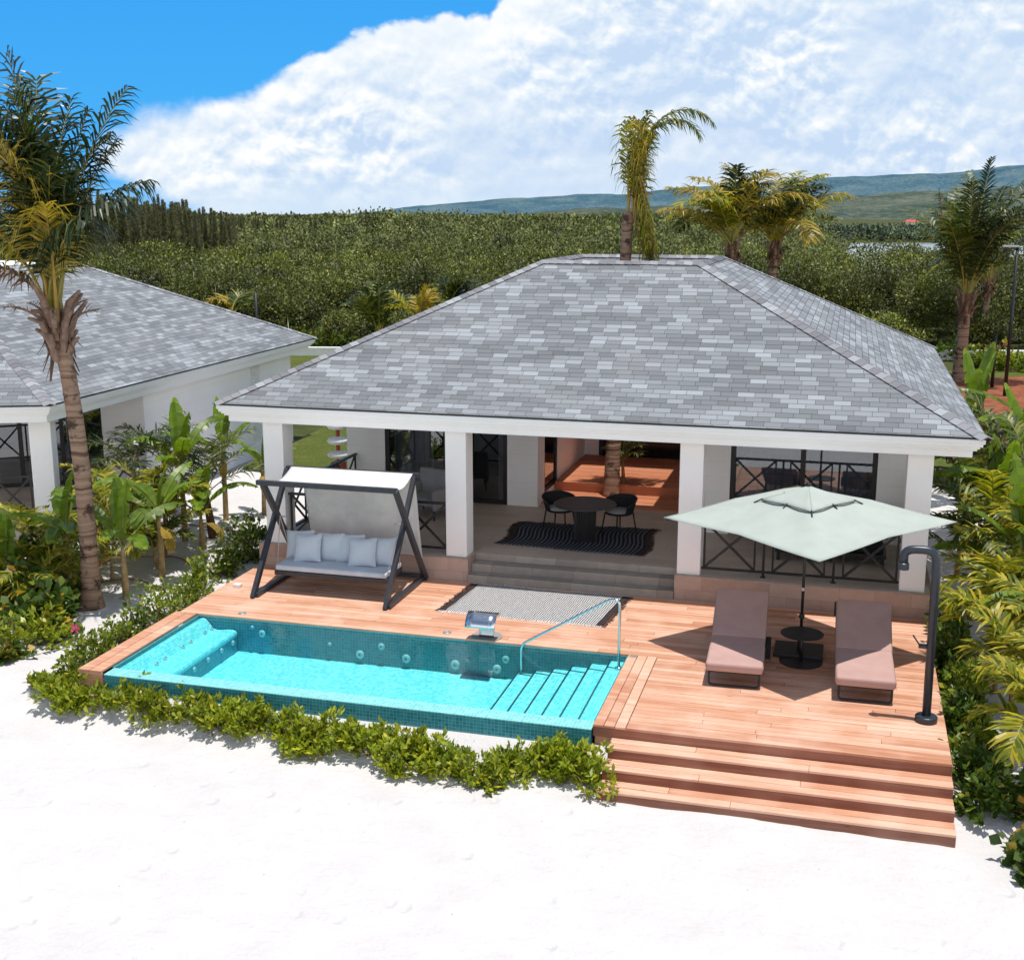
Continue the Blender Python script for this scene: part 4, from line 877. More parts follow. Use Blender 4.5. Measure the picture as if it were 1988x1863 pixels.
def make_chair():
    t_ = empty('dining_chair', (0, 0, 0))
    for x, y in ((-.2, -.2), (.2, -.2), (-.21, .2), (.21, .2)): MB().tube([(x * 1.25, y * 1.25, 0), (x, y, .42)], [.014, .018], 8).build('leg', 'metal_black', t_, smooth=True)
    b = MB(); b.lathe([(.02, -.02), (.27, -.018), (.29, 0), (.27, .018), (.02, .02)], (0, 0, .43), 24); b.build('seat', 'black_fabric', t_, smooth=True)
    MB().lathe([(.25, 0), (.265, .02), (.25, .045), (.02, .06)], (0, -.02, .452), 24).build('seat_pad', 'grey_fabric', t_, smooth=True)
    b = MB()
    def sh_(u, v):
        a = PI * (-.12 + 1.24 * u); r = .29 + .07 * v; top = .30 * (1 - .45 * abs(2 * u - 1) ** 2.5); return (r * math.cos(a), r * math.sin(a) * 1.02, .44 + v * top)
    b.grid(sh_, 24, 6); o = b.build('backrest', 'black_fabric', t_, smooth=True); o.modifiers.new('s', 'SOLIDIFY').thickness = .014
    b = MB(); b.tube([sh_(u / 24, 1) for u in range(25)], .014, 6); b.build('back_rim', 'metal_black', t_, smooth=True); return t_
c1 = make_chair(); c1.location = (-2.42, 5.6, FZ); c1.rotation_euler[2] = R(40); tag(c1, 'black rounded terrace chair left of the round table', 'chair', 'chairs at the terrace table')
c2 = copy_tree(c1); c2.location = (-1.2, 5.68, FZ); c2.rotation_euler[2] = R(-30); c2['label'] = 'black rounded terrace chair right of the round table, nearer the courtyard palm'
def armchair(loc, rz, label, cat='armchair', w=.85):
    t_ = empty('armchair', (0, 0, 0)); h = w / 2
    MB().box(-h + .1, h - .1, -.4, .3, .28, .44).build('seat', 'grey_fabric', t_, bevel=.04, seg=3); MB().box(-h + .04, h - .04, .27, .44, .3, .95).build('backrest', 'grey_fabric', t_, bevel=.05, seg=3)
    for s_ in (-1, 1): MB().box(min(s_ * h, s_ * (h - .12)), max(s_ * h, s_ * (h - .12)), -.42, .3, .2, .66).build('armrest', 'grey_fabric', t_, bevel=.05, seg=3)
    for x in (-h + .08, h - .08):
        for y in (-.36, .36): MB().tube([(x, y, 0), (x, y, .25)], .018, 8).build('leg', 'metal_black', t_)
    t_.location = loc; t_.rotation_euler[2] = rz; return tag(t_, label, cat)
armchair((-5.45, 6.1, FZ), R(-20), 'grey upholstered armchair on the left terrace behind the swing', w=1.05)
sf = empty('daybed', (2.9, 4.6, FZ), 'low black framed daybed behind the right terrace railing', 'daybed')
b = MB(); b.box(2.0, 4.0, 4.5, 5.4, FZ + .16, FZ + .24)
b.build('frame', 'metal_black', sf); MB().box(2.05, 3.95, 4.55, 5.35, FZ + .242, FZ + .38).build('mattress', 'black_fabric', sf, bevel=.03)
MB().box(3.1, 3.9, 5.2, 5.36, FZ + .385, FZ + .8).build('back_cushion', 'grey_fabric', sf, bevel=.05, seg=3)
for x in (2.06, 3.94):
    for y in (4.56, 5.34): MB().box(x - .03, x + .03, y - .03, y + .03, FZ, FZ + .16).build('leg', 'metal_black', sf)
def curtain(x0, x1, y, z0, z1, label, mat):
    b = MB(); n = int((x1 - x0) * 60); b.grid(lambda u, v: (x0 + u * (x1 - x0), y + .045 * math.sin(u * (x1 - x0) * 42 + .6 * math.sin(u * 9)) * (.6 + .4 * (1 - v)), z0 + v * (z1 - z0)), n, 6)
    o = b.build('curtain', mat, org=((x0 + x1) / 2, y, z0), smooth=True); tag(o, label, 'curtain', 'curtains inside the villa windows')
curtain(1.05, 2.3, 6.48, FZ + .02, 2.74, 'blue grey curtain in the left half of the right terrace window', 'curtain_grey')
curtain(2.45, 3.75, 6.48, FZ + .02, 2.74, 'blue grey curtain in the right half of the right terrace window', 'curtain_grey')
curtain(-6.85, -5.9, 7.75, FZ + .02, 2.74, 'pale curtain drawn aside inside the left terrace door', 'curtain_pale')
curtain(-4.35, -4.1, 7.75, FZ + .02, 2.74, 'narrow pale curtain behind the second white column from the left', 'curtain_pale')

# ------------------------------------------------------------------ plants
def frond_geo(base, az, el, L, droop, nl, ll, hang=.5, lw=.045, side=0.0, wind=None, r0=.028, start=.2, vee=.5):
    """feather leaf: rachis tube + leaflets; returns two MB (rachis, leaflets)"""
    p = V(base); N = 14; pts = [p.copy()]; dirs = []
    for i in range(N):
        t_ = i / N; e_ = el - droop * (t_ ** 1.4); a = az + side * t_; d = V((math.cos(a) * math.cos(e_), math.sin(a) * math.cos(e_), math.sin(e_)))
        if wind: d = (d + V(wind) * t_ * .6).normalized()
        dirs.append(d); p = p + d * (L / N); pts.append(p.copy())
    dirs.append(dirs[-1]); rb = MB().tube(pts, [r0 * (1 - .85 * i / N) for i in range(N + 1)], 5); lb = MB()
    for k in range(nl):
        t_ = start + (1 - start) * (k + .5) / nl; f = t_ * N; i = min(N - 1, int(f)); q = pts[i].lerp(pts[i + 1], f - i); d = dirs[i]
        sd = d.cross(V((0, 0, 1)))
        if sd.length < .05: sd = V((math.sin(az), -math.cos(az), 0))
        sd.normalize(); upv = sd.cross(d)
        prof = math.sin(PI * (.12 + .84 * (t_ - start) / (1 - start))) ** .6
        for s_ in (-1, 1):
            if random.random() < .07: continue
            LL = ll * prof * random.uniform(.72, 1.15); jt = V((random.gauss(0, 1), random.gauss(0, 1), random.gauss(0, 1))) * .13
            dd = (sd * s_ + d * (.35 + .75 * t_) + upv * vee * random.uniform(.3, 1.3) + jt).normalized()
            if wind: dd = (dd + V(wind) * .5).normalized()
            hg = hang * random.uniform(.5, 1.6); a0 = q; prv = None; d2 = dd
            nn = dd.cross(d).normalized(); wv = dd.cross(nn).normalized() * lw / 2
            cs = [q]
            for j in range(3): cs.append(cs[-1] + d2 * LL / 3); d2 = (d2 + V((0, 0, -1)) * hg * .5).normalized()
            lb.add([cs[0] - wv * .5, cs[0] + wv * .5, cs[1] + wv, cs[1] - wv, cs[2] + wv * .8, cs[2] - wv * .8, cs[3]], [(0, 1, 2, 3), (3, 2, 4, 5), (5, 4, 6)])
    return rb, lb
def add_frond(parent, leafm, rachm='rachis', name='frond', **kw):
    rb, lb = frond_geo(**kw); n = len(rb.v); b = MB(); b.v = rb.v + lb.v; b.f = rb.f + [[i + n for i in f] for f in lb.f]; b.mi = [1] * len(rb.f) + [0] * len(lb.f)
    return b.build(name, [leafm, rachm], parent, uv=False)
def trunk(parent, path, rad, name='trunk', mat='palm_trunk', ring=.11, n=14):
    P = [V(p) for p in path]; L = [0]
    for i in range(1, len(P)): L.append(L[-1] + (P[i] - P[i - 1]).length)
    tot = L[-1]; k = int(tot / (ring / 2)); pts, rs = [], []
    for j in range(k + 1):
        s_ = tot * j / k; i = max(0, min(len(P) - 2, int(np.searchsorted(L, s_)) - 1)); t_ = (s_ - L[i]) / max(1e-6, L[i + 1] - L[i]); pts.append(P[i].lerp(P[i + 1], t_))
        rs.append((rad[i] + (rad[i + 1] - rad[i]) * t_) * (1.016 if j % 2 else .986) * random.uniform(.985, 1.015))
    return MB().tube(pts, rs, n).build(name, mat, parent, smooth=True)
def coconut(name, base, top, r0, r1, fr_, label, group=None, bulge=1.35, boots=0, path=None, mats=('frond_green', 'frond_yellow'), trunkmat='palm_trunk'):
    t_ = empty(name, base, label, 'palm tree', group)
    pth = path or [base, V(base).lerp(V(top), .5), top]; n = len(pth); rads = [r0 * bulge] + [r0 + (r1 - r0) * i / (n - 1) for i in range(1, n)]
    if n >= 5: rads[1] = r0 * 1.08
    trunk(t_, pth, rads, mat=trunkmat)
    for k in fr_: add_frond(t_, base=k.pop('base', top), **k)
    if boots:
        b = MB(); rd = random.Random(3); T = V(top)
        b.mat(0).tube([T - V((0, 0, .55)), T - V((0, 0, .1)), T + V((0, 0, .25))], [r1 * 1.1, r1 * 1.5, r1 * .9], 12)
        for j in range(boots):
            a = j * 2.4; z0 = -.6 + .75 * j / boots; o_ = V((math.cos(a), math.sin(a), 0)); p0 = T + o_ * r1 * 1.0 + V((0, 0, z0)); L = rd.uniform(.35, .85)
            b.mat(1).tube([p0 - V((0, 0, .15)), p0 + o_ * L * .25 + V((0, 0, L * .45)), p0 + o_ * L * .6 + V((0, 0, L * rd.uniform(.5, .95)))], [.075, .06, .028], 6)
        for j in range(26):
            a = rd.uniform(0, 6.28); o_ = V((math.cos(a), math.sin(a), 0)); p0 = T + o_ * r1 * 1.25 + V((0, 0, rd.uniform(-.7, .05))); q = p0 + o_ * rd.uniform(.05, .25) + V((0, 0, -rd.uniform(.15, .5)))
            sd = V((-o_.y, o_.x, 0)) * rd.uniform(.03, .09); b.mat(0).add([p0 - sd, p0 + sd, q + sd * .4, q - sd * .4], [(0, 1, 2, 3)])
        b.build('leaf_base', ['fibre', 'boot'], t_, uv=False)
    return t_
rd = random.Random(21)
# big palm at the left: fronds gathered upward, blown to the right
fr_ = []
top = V((-10.36, .55, 4.95))
for k in range(20):
    az = rd.choice([rd.uniform(2.0, 4.3), rd.uniform(-PI, PI)]); fr_.append(dict(base=top + V((rd.uniform(-.16, .10), rd.uniform(-.14, .14), rd.uniform(-.2, .3))), leafm=['frond_dark', 'frond_dark', 'frond_dark', 'frond_green', 'frond_dark'][k % 5], az=az, el=R(rd.uniform(81, 89)), L=rd.uniform(2.9, 4.5), droop=R(rd.uniform(8, 36)), nl=40, ll=rd.uniform(.8, 1.2), hang=1.0, lw=.05, r0=.035, start=.28, vee=.2))
for az, el, L, dr, mt, rm_, ll_ in ((-1.9, 86, 3.1, 24, 'frond_yellow', 'rachis_gold', 1.2), (-1.0, 84, 2.3, 50, 'frond_yellow', 'rachis_gold', 1.0), (.15, 86, 3.6, 50, 'frond_dark', 'rachis', .8), (.0, 82, 2.9, 82, 'frond_dark', 'rachis', 1.1), (-.4, 82, 2.5, 85, 'frond_dark', 'rachis', 1.15), (.4, 83, 3.2, 75, 'frond_dark', 'rachis', 1.0), (2.9, 76, 3.3, 70, 'frond_dark', 'rachis', 1.1), (-2.6, 76, 3.0, 70, 'frond_yellow', 'rachis', 1.1), (-2.9, 70, 2.2, 120, 'frond_dry', 'boot', .9)):
    fr_.append(dict(base=top + V((rd.uniform(-.1, .1), -.12, 0)), leafm=mt, rachm=rm_, az=az, el=R(el), L=L, droop=R(dr), nl=46, ll=ll_, hang=1.7, lw=.042, r0=.036, start=.33, vee=.15))
for k in range(5): fr_.append(dict(base=top + V((0, 0, -.25)), leafm='frond_dry', rachm='boot', name='dry_frond', az=k * 1.25 + .3, el=R(55), L=rd.uniform(.9, 1.3), droop=R(60), nl=10, ll=.4, hang=.9, lw=.02, r0=.05, start=.55))
coconut('coconut_palm', (-10.13, .55, -.36), top, .165, .125, fr_, 'tall leaning coconut palm at the left with thick ringed trunk by the hedge', path=[(-10.13, .55, -.36), (-10.11, .55, .1), (-10.08, .55, .9), (-10.09, .55, 2.2), (-10.15, .55, 3.2), (-10.22, .55, 4.0), (-10.33, .55, 4.7), top], bulge=1.65, boots=16)
# courtyard palm
fr_ = []; top = V((-1.78, 9.3, 6.85))
for k in range(10):
    az = rd.gauss(0, .9); fr_.append(dict(base=top + V((rd.uniform(-.02, .2), 0, rd.uniform(-.3, .4))), leafm=['frond_yellow', 'frond_green', 'areca_leaf'][k % 3], rachm='rachis_gold', az=az, el=R(rd.uniform(81, 89)), L=rd.uniform(1.3, 2.2), droop=R(rd.uniform(0, 25)), nl=26, ll=.7, hang=2.6, lw=.045, r0=.03, start=.25, vee=0))
for az, L, dr in ((.1, 2.5, 150), (-.2, 2.2, 165)): fr_.append(dict(base=top + V((.25, 0, .9)), leafm='frond_green', az=az, el=R(87), L=L, droop=R(dr), nl=40, ll=.6, hang=1.2, lw=.04, r0=.03, start=.3, vee=0))
for k in range(12): fr_.append(dict(base=top + V((rd.uniform(.12, .42), rd.uniform(-.2, .2), rd.uniform(-.1, 1.0))), leafm=['areca_leaf', 'frond_yellow', 'frond_green'][k % 3], rachm='rachis_gold', az=-.5 + k * .1, el=R(-72), L=rd.uniform(1.4, 2.2), droop=R(16), nl=22, ll=.55, hang=3.0, lw=.045, r0=.02, start=.05, vee=0))
coconut('coconut_palm', (-1.95, 8.75, .49), top, .17, .12, fr_, 'coconut palm growing up through the villa courtyard above the roof ridge', path=[(-1.95, 8.75, .49), (-1.92, 8.9, 2.2), (-1.85, 9.15, 4.4), top], bulge=1.1)
def bushy(top, n, Lr, mats, elr=(45, 88), drr=(50, 120), wind=None, ll=.8, azc=None, hang=1.0, nl=30):
    out = []
    for k in range(n):
        az = rd.uniform(-PI, PI) if azc is None else rd.gauss(azc[0], azc[1])
        out.append(dict(base=V(top) + V((rd.uniform(-.1, .1), rd.uniform(-.1, .1), rd.uniform(-.1, .25))), leafm=mats[k % len(mats)], az=az, el=R(rd.uniform(*elr)), L=rd.uniform(*Lr), droop=R(rd.uniform(*drr)), nl=nl, ll=ll * rd.uniform(.85, 1.15), hang=hang, lw=.08, r0=.04, start=.22, vee=.3, wind=wind))
    return out
def far(px, dist, z=-.3): return V(polar((px - 994) / 2355.3, dist, z))
def zat(py, dist): return CAM[2] - (py - 414) / 2355.3 * dist
for nm, px, py, bpx, d, n, Lr, mats, lb in (('coconut_palm', 1415, 478, 1418, 47, 19, (3.1, 4.2), ('frond_yellow', 'frond_dark', 'frond_yellow', 'areca_leaf'), 'bushy windblown palm just behind the roof ridge, left of its twin'),
                                         ('coconut_palm', 1496, 474, 1482, 50, 19, (3.1, 4.3), ('frond_dark', 'frond_yellow', 'frond_yellow', 'areca_leaf'), 'bushy windblown palm behind the roof, right one of the pair'),
                                         ('coconut_palm', 1910, 545, 1904, 66, 14, (3.4, 4.6), ('frond_green', 'areca_leaf', 'frond_dark'), 'shorter palm with slanting trunk by the far lamp post at the right')):
    tp = far(px, d, zat(py, d)); coconut(nm, far(bpx, d), tp, .2, .15, bushy(tp, n + 3, Lr, mats, (38, 88), (35, 110), tuple(RT * .06), 1.0, None, 1.0, 32), lb, boots=6)
tp = far(1868, 52, zat(575, 52)); fl_ = bushy(tp, 22, (3.4, 5.8), ('frond_dark', 'frond_green', 'frond_green'), (66, 89), (15, 75), None, 1.15, None, 1.0, 40)
fl_ += [dict(base=tp, leafm='frond_green', az=YAW + .1, el=R(72), L=5.0, droop=R(55), nl=50, ll=1.2, hang=.5, lw=.08, r0=.06, start=.25, vee=.3), dict(base=tp, leafm='frond_dry', az=YAW + PI - .1, el=R(65), L=4.8, droop=R(-20), nl=44, ll=.5, hang=1.6, lw=.06, r0=.05, start=.4, vee=0),
        dict(base=tp, leafm='frond_green', az=YAW - .2, el=R(64), L=4.6, droop=R(70), nl=50, ll=1.2, hang=.5, lw=.08, r0=.06, start=.25, vee=.3), dict(base=tp, leafm='frond_dark', az=YAW + .5, el=R(85), L=5.9, droop=R(10), nl=40, ll=.7, hang=.4, lw=.08, r0=.06, start=.35, vee=.2)]
coconut('coconut_palm', far(1866, 52), tp, .28, .22, fl_, 'tall straight coconut palm right of the villa roof on the mulch mound', boots=10, bulge=1.1)
for px, py, d, n, Lr, mats, lb in ((735, 640, 52, 9, (2.4, 3.4), ('frond_dark', 'frond_green'), 'young palm with upright dark fronds between the two roofs'), (870, 590, 54, 7, (1.4, 2.1), ('frond_dark', 'frond_green'), 'low dark young palm peeping over the left roof slope'),
                                  (810, 610, 51, 7, (1.2, 1.8), ('frond_yellow', 'areca_leaf'), 'low golden palm at the left slope of the villa roof'), (455, 592, 52, 6, (1.0, 1.5), ('frond_yellow', 'frond_green'), 'small golden palm peeping over the neighbouring roof')):
    tp = far(px, d, zat(py, d) - .3); t_ = empty('young_palm', far(px, d), lb, 'palm tree'); trunk(t_, [far(px, d), tp], [.16, .12])
    for k in bushy(tp, n, Lr, mats, (50, 88), (20, 90), None, .75, None, .5): add_frond(t_, **k)
# banana plants
def banana_leaf(base, az, el, L, W, droop, fold=.35, seed=0):
    r_ = random.Random(seed); p = V(base); N = 16; pts = [p.copy()]; ds = []
    for i in range(N):
        t_ = i / N; e_ = el - droop * t_ ** 1.3; d = V((math.cos(az) * math.cos(e_), math.sin(az) * math.cos(e_), math.sin(e_))); ds.append(d); p = p + d * (L / N); pts.append(p.copy())
    ds.append(ds[-1]); b = MB(); sd = V((math.sin(az), -math.cos(az), 0)); pet = 4
    b.mat(1).tube(pts, [.022 * (1 - .8 * i / N) for i in range(N + 1)], 5)
    for s_ in (-1, 1):
        prev = None; tear = [r_.random() < .28 for _ in range(N + 1)]
        for i in range(pet, N + 1):
            t_ = (i - pet) / (N - pet); w = W / 2 * (math.sin(PI * min(1, .08 + t_ * .90)) ** .55) * (1 + r_.uniform(-.06, .06)); up = sd.cross(ds[i]).normalized() * -1
            if up.z < 0: up = -up
            e1 = pts[i] + sd * s_ * w * .55 + up * (w * fold * .9); e2 = pts[i] + sd * s_ * w + up * (w * fold * .55) + V((0, 0, -.02 - w * .12 * r_.random()))
            cur = (pts[i] + up * .004, e1, e2)
            if prev:
                a = [V(q) for q in prev]; c = [V(q) for q in cur]
                if tear[i]: c2 = [c[0], c[1] - ds[i] * .01, c[2] - ds[i] * (.05 + .04 * r_.random()) + V((0, 0, -.03))]
                else: c2 = c
                b.mat(0).add(a + c2, [(0, 1, 4, 3), (1, 2, 5, 4)])
            prev = cur
    return b
def banana(base, h, n, L, label, seed, W=.34, lean=(0, 0), upr=0, dry=1, spread=(38, 72)):
    r_ = random.Random(seed); t_ = empty('banana_plant', base, label, 'banana plant', 'banana plants in the garden beds'); B0 = V(base); T = B0 + V((lean[0], lean[1], h))
    MB().tube([B0 - V((0, 0, .05)), B0.lerp(T, .5) + V((.01, 0, 0)), T, T + V((0, 0, .18))], [.07, .06, .048, .025], 9).build('stem', 'stem_tan', t_, smooth=True)
    for k in range(n):
        az = k * 2.4 + r_.uniform(-.4, .4); el = R(r_.uniform(80, 88)) if k < upr else R(r_.uniform(*spread)); LL = L * 1.2 * r_.uniform(.8, 1.15)
        b = banana_leaf(T + V((0, 0, .05 + .03 * k)), az, el, LL, W * r_.uniform(.85, 1.15), R(r_.uniform(10, 25)) if k < upr else R(r_.uniform(50, 105)), seed=seed * 31 + k); b.build('leaf', ['banana_leaf', 'stem_green'], t_, uv=False)
    for k in range(dry):
        b = banana_leaf(T + V((0, 0, -.05)), r_.uniform(-3, 0), R(20), L * .7, W * .6, R(130), seed=seed * 77 + k); b.build('dry_leaf', ['banana_dry', 'stem_tan'], t_, uv=False)
    return t_
G = lambda x, y: gz(x, y)
banana((-9.81, 1.2, -.3), .85, 6, 1.15, 'banana plant right behind the leaning palm trunk, with one broad low leaf', 1, .36, upr=2, dry=2)
banana((-9.92, 2.66, -.3), 1.05, 8, 1.25, 'banana plant in mid garden with an upright leaf and a brown hanging leaf', 2, .36, upr=1, dry=2)
banana((-10.17, 4.7, -.3), .6, 7, 1.15, 'low stocky banana plant nearest the middle of the hedge', 3, .36, upr=1)
banana((-10.89, 5.21, -.3), 1.45, 7, 1.3, 'tall banana plant against the neighbouring white wall', 4, .36, upr=2)
banana((-11.14, 1.34, -.3), .95, 7, 1.15, 'banana plant left of the leaning palm trunk', 5, .36, upr=1)
banana((-10.3, 7.9, -.3), 1.0, 6, .95, 'banana plant beside the leftmost villa column', 6, .3, upr=1)
banana((-10.9, 7.1, -.3), 1.5, 6, 1.2, 'banana plant with high leaves close to the louvred wall', 7, .32, upr=2)
banana((-11.75, .35, -.3), .35, 5, 1.3, 'banana plant with one huge upright leaf at the left edge', 8, .42, upr=2, dry=0)
bn_ = banana((6.25, 3.6, -.5), 1.15, 8, 1.6, 'large banana plant with long leaves at the right edge behind the shower', 9, .42, upr=3)
banana_leaf((6.3, 3.75, .75), PI + .05, R(36), 1.75, .5, R(62), seed=5).build('leaf', ['banana_leaf', 'stem_green'], bn_, uv=False)
banana_leaf((6.2, 3.5, .8), 2.2, R(86), 2.1, .55, R(22), seed=8).build('leaf', ['banana_leaf', 'stem_green'], bn_, uv=False)
banana((6.45, 1.2, -.5), .9, 6, 1.5, 'banana plant rising out of the yellow palms at the right edge', 10, .4, upr=2)
banana((6.9, 9.2, -.4), 1.5, 8, 1.9, 'tall banana plant beside the right corner of the villa roof', 11, .4, upr=4, dry=0)
banana((6.15, 6.4, -.45), 1.3, 8, 1.7, 'banana plant in the gap between the villa side and the big leaves', 13, .42, upr=3)
banana((6.2, 13.6, -.4), 1.6, 8, 1.9, 'banana plant hard against the villa side near its back corner', 14, .42, upr=4, dry=0)
banana((7.7, 11.8, -.4), 1.8, 8, 2.0, 'banana plant farthest back at the right edge', 12, .4, upr=4, dry=0)
# young coconut and areca palms
def areca(base, h, n, L, label, seed, leafm='areca_leaf', r=.04, ll=.42, stems=1, elr=(35, 80), nl=24, lw=.045, group='yellow green palms at the right edge', cat='palm tree', stemmat='stem_tan', name='areca_palm'):
    r_ = random.Random(seed); t_ = empty(name, base, label, cat, group)
    for j in range(stems):
        B0 = V(base) + (V((r_.uniform(-.18, .18), r_.uniform(-.18, .18), 0)) if j else V((0, 0, 0))); hh = h * (1 if j == 0 else r_.uniform(.6, .95)); T = B0 + V((r_.uniform(-.1, .1), r_.uniform(-.1, .1), hh))
        MB().tube([B0 - V((0, 0, .05)), B0.lerp(T, .5), T], [r * 1.3, r, r * .8], 8).build('stem', stemmat, t_, smooth=True)
        for k in range(max(3, n // (1 if j == 0 else 2))):
            add_frond(t_, leafm=leafm, base=T, az=k * 2.4 + r_.uniform(-.3, .3), el=R(r_.uniform(*elr)), L=L * r_.uniform(.75, 1.15), droop=R(r_.uniform(50, 110)), nl=nl, ll=ll * r_.uniform(.85, 1.15), hang=.6, lw=lw, r0=.016, start=.25, vee=.35)
    return t_
areca((-10.4, 5.6, -.3), 1.0, 9, 2.1, 'young coconut palm with long arching fronds before the neighbouring wall', 31, 'frond_green', .09, .62, 1, (35, 78), 34, .035, 'young palms in the left garden', stemmat='fibre', name='young_palm')
areca((-12.0, 5.3, -.3), 1.5, 8, 1.5, 'young palm with dark fronds by the neighbour\'s grey wall end', 32, 'frond_dark', .05, .5, 1, (40, 80), 28, .04, 'young palms in the left garden', name='young_palm')
areca((-11.6, 3.3, -.3), 1.2, 9, 1.2, 'bushy young palm behind the leaning trunk', 33, 'areca_leaf', .05, .42, 2, (40, 80), 24, .035, 'young palms in the left garden', name='young_palm')
areca((-10.95, .1, -.3), .45, 9, 1.0, 'low feathery palm among the sea grape at the left', 34, 'areca_leaf', .03, .34, 2, (35, 75), 22, .032, 'young palms in the left garden', name='young_palm')
areca((-10.6, 3.9, -.3), .9, 9, 1.15, 'bright feathery palm between the mid garden bananas', 35, 'areca_leaf', .04, .4, 2, (35, 80), 24, .04, 'young palms in the left garden', name='young_palm')
areca((-10.7, 2.1, -.3), .55, 9, 1.0, 'short bright palm just right of the leaning trunk', 36, 'areca_leaf', .03, .36, 2, (30, 75), 22, .036, 'young palms in the left garden', name='young_palm')
areca((-12.6, 7.3, -.3), 1.3, 9, 1.4, 'pale green palm close to the neighbouring white wall, farthest back', 37, 'frond_green', .05, .45, 2, (35, 80), 26, .04, 'young palms in the left garden', name='young_palm')
areca((-12.2, 1.7, -.3), .9, 9, 1.1, 'bright palm below the neighbour\'s corner column', 38, 'areca_leaf', .04, .4, 2, (35, 80), 24, .04, 'young palms in the left garden', name='young_palm')
areca((-10.3, 3.2, -.3), .5, 9, .95, 'short green palm beside the brown hanging banana leaf', 61, 'frond_green', .03, .36, 2, (30, 75), 22, .036, 'young palms in the left garden', name='young_palm')
areca((-11.3, 4.6, -.3), 1.1, 9, 1.25, 'leafy palm between the tall banana and the neighbour\'s wall end', 62, 'areca_leaf', .04, .42, 2, (35, 80), 24, .04, 'young palms in the left garden', name='young_palm')
areca((-11.5, .9, -.3), .6, 9, 1.05, 'leafy palm just left of the leaning trunk', 63, 'areca_leaf', .03, .38, 2, (30, 75), 22, .036, 'young palms in the left garden', name='young_palm')
for i, (x, y, h, lb) in enumerate([(5.34, -.66, 1.25, 'areca palm on a dark slim stem beside the deck, nearest the shower base'), (5.38, -2.46, 1.2, 'areca palm with orange fronds, frontmost of the right row'), (5.75, -1.5, 1.5, 'areca palm at the right edge just behind the frontmost one'),
                                 (5.35, 1.1, 1.2, 'areca palm in the right row level with the sun loungers'), (5.9, .4, 1.5, 'areca palm between the shower and the big banana leaves'), (5.5, 2.6, 1.35, 'areca palm close behind the shower column'),
                                 (6.0, 3.9, 1.7, 'areca palm reaching toward the parasol tip'), (5.6, 5.2, 1.6, 'areca palm in the shade of the right villa column'), (6.3, 6.6, 2.0, 'areca palm below the right end of the eave'), (5.7, 8.0, 2.0, 'areca palm against the right villa side, second from the back'), (6.2, 10.5, 2.1, 'rearmost areca palm beside the villa'), (5.3, 4.6, 1.3, 'areca palm tucked behind the right villa column, lower than its neighbours'), (5.2, 6.9, 1.8, 'slender areca palm touching the villa side wall under the eave'), (5.45, 9.2, 1.9, 'areca palm by the villa side window')]):
    areca((x + .28, y, gz(x, y)), h * (.86 if i < 6 else 1), 10, (.92 if i < 6 else 1.25) + .03 * i, lb, 40 + i, 'areca_leaf' if i < 8 else 'frond_green', .035, .46, 2 if i > 2 else 1, (20, 82), 24, .05, stemmat='fibre' if i == 0 else 'stem_tan')
areca((-1.75, 9.25, .70), .5, 9, .75, 'small spiky palm at the foot of the courtyard palm', 60, 'frond_green', .04, .3, 1, (40, 75), 20, .03, None, name='young_palm')
# leafy shrubs
def shrub(center, rx, ry, h, n, ls, mat, label, group, name='shrub', aspect=.5, stems=8, ros=7, up=.5, seed=0, flowers=0, cat='shrub', clump=14):
    g = np.random.default_rng(seed + 100); c = np.array(center); t_ = empty(name, center, label, cat, group)
    nros = max(6, n // ros); cl = g.normal(size=(clump, 3)); cl /= np.linalg.norm(cl, axis=1, keepdims=True); cl[:, 2] = np.abs(cl[:, 2]); cl *= g.uniform(.45, .85, (clump, 1))
    k = g.integers(0, clump, nros); q = cl[k] + g.normal(size=(nros, 3)) * .2; q[:, 2] = np.clip(q[:, 2], .06, 1.05)
    C_ = c + q * np.array([rx, ry, h]); out = q * np.array([1, 1, .7]) + np.array([0, 0, up]); idx = np.repeat(np.arange(nros), ros); m = len(idx)
    D = out[idx] / np.linalg.norm(out[idx], axis=1, keepdims=True) * .8 + g.normal(size=(m, 3)) * .55; P = C_[idx] + g.normal(size=(m, 3)) * ls * .18
    Nn = np.array([0, 0, 1.0]) + g.normal(size=(m, 3)) * .5; L = ls * g.uniform(.65, 1.3, m); v, qd = leaves_np(P, D, Nn, L, L * aspect, .18)
    np_mesh('foliage', v, qd, [mat], None, t_, center)
    b = MB(); rd_ = random.Random(seed)
    for j in range(stems):
        e_ = C_[rd_.randrange(nros)]; b.tube([c + np.array([rd_.uniform(-.15, .15) * rx, rd_.uniform(-.15, .15) * ry, -.05]), (c + e_) / 2 + np.array([0, 0, .03]), e_], [.014, .010, .005], 5)
    b.build('branch', 'stem_wood', t_, uv=False)
    for j in range(flowers):
        e_ = C_[np.argmax(C_[:, 2] + g.normal(size=nros) * .1)] + np.array([rd_.uniform(-.1, .1), -.12, .05]); b = MB()
        for q_ in range(5): a = q_ * 2 * PI / 5; b.add([e_, e_ + np.array([.07 * math.cos(a - .4), .02, .07 * math.sin(a - .4)]), e_ + np.array([.095 * math.cos(a), -.02, .095 * math.sin(a)]), e_ + np.array([.07 * math.cos(a + .4), .02, .07 * math.sin(a + .4)])], [(0, 1, 2, 3)])
        b.build('flower', 'petal_pink', t_, uv=False)
    return t_
ordn = ['first', 'second', 'third', 'fourth', 'fifth', 'sixth', 'seventh', 'eighth', 'ninth', 'tenth', 'eleventh', 'twelfth', 'thirteenth', 'fourteenth', 'fifteenth', 'sixteenth', 'seventeenth', 'eighteenth']
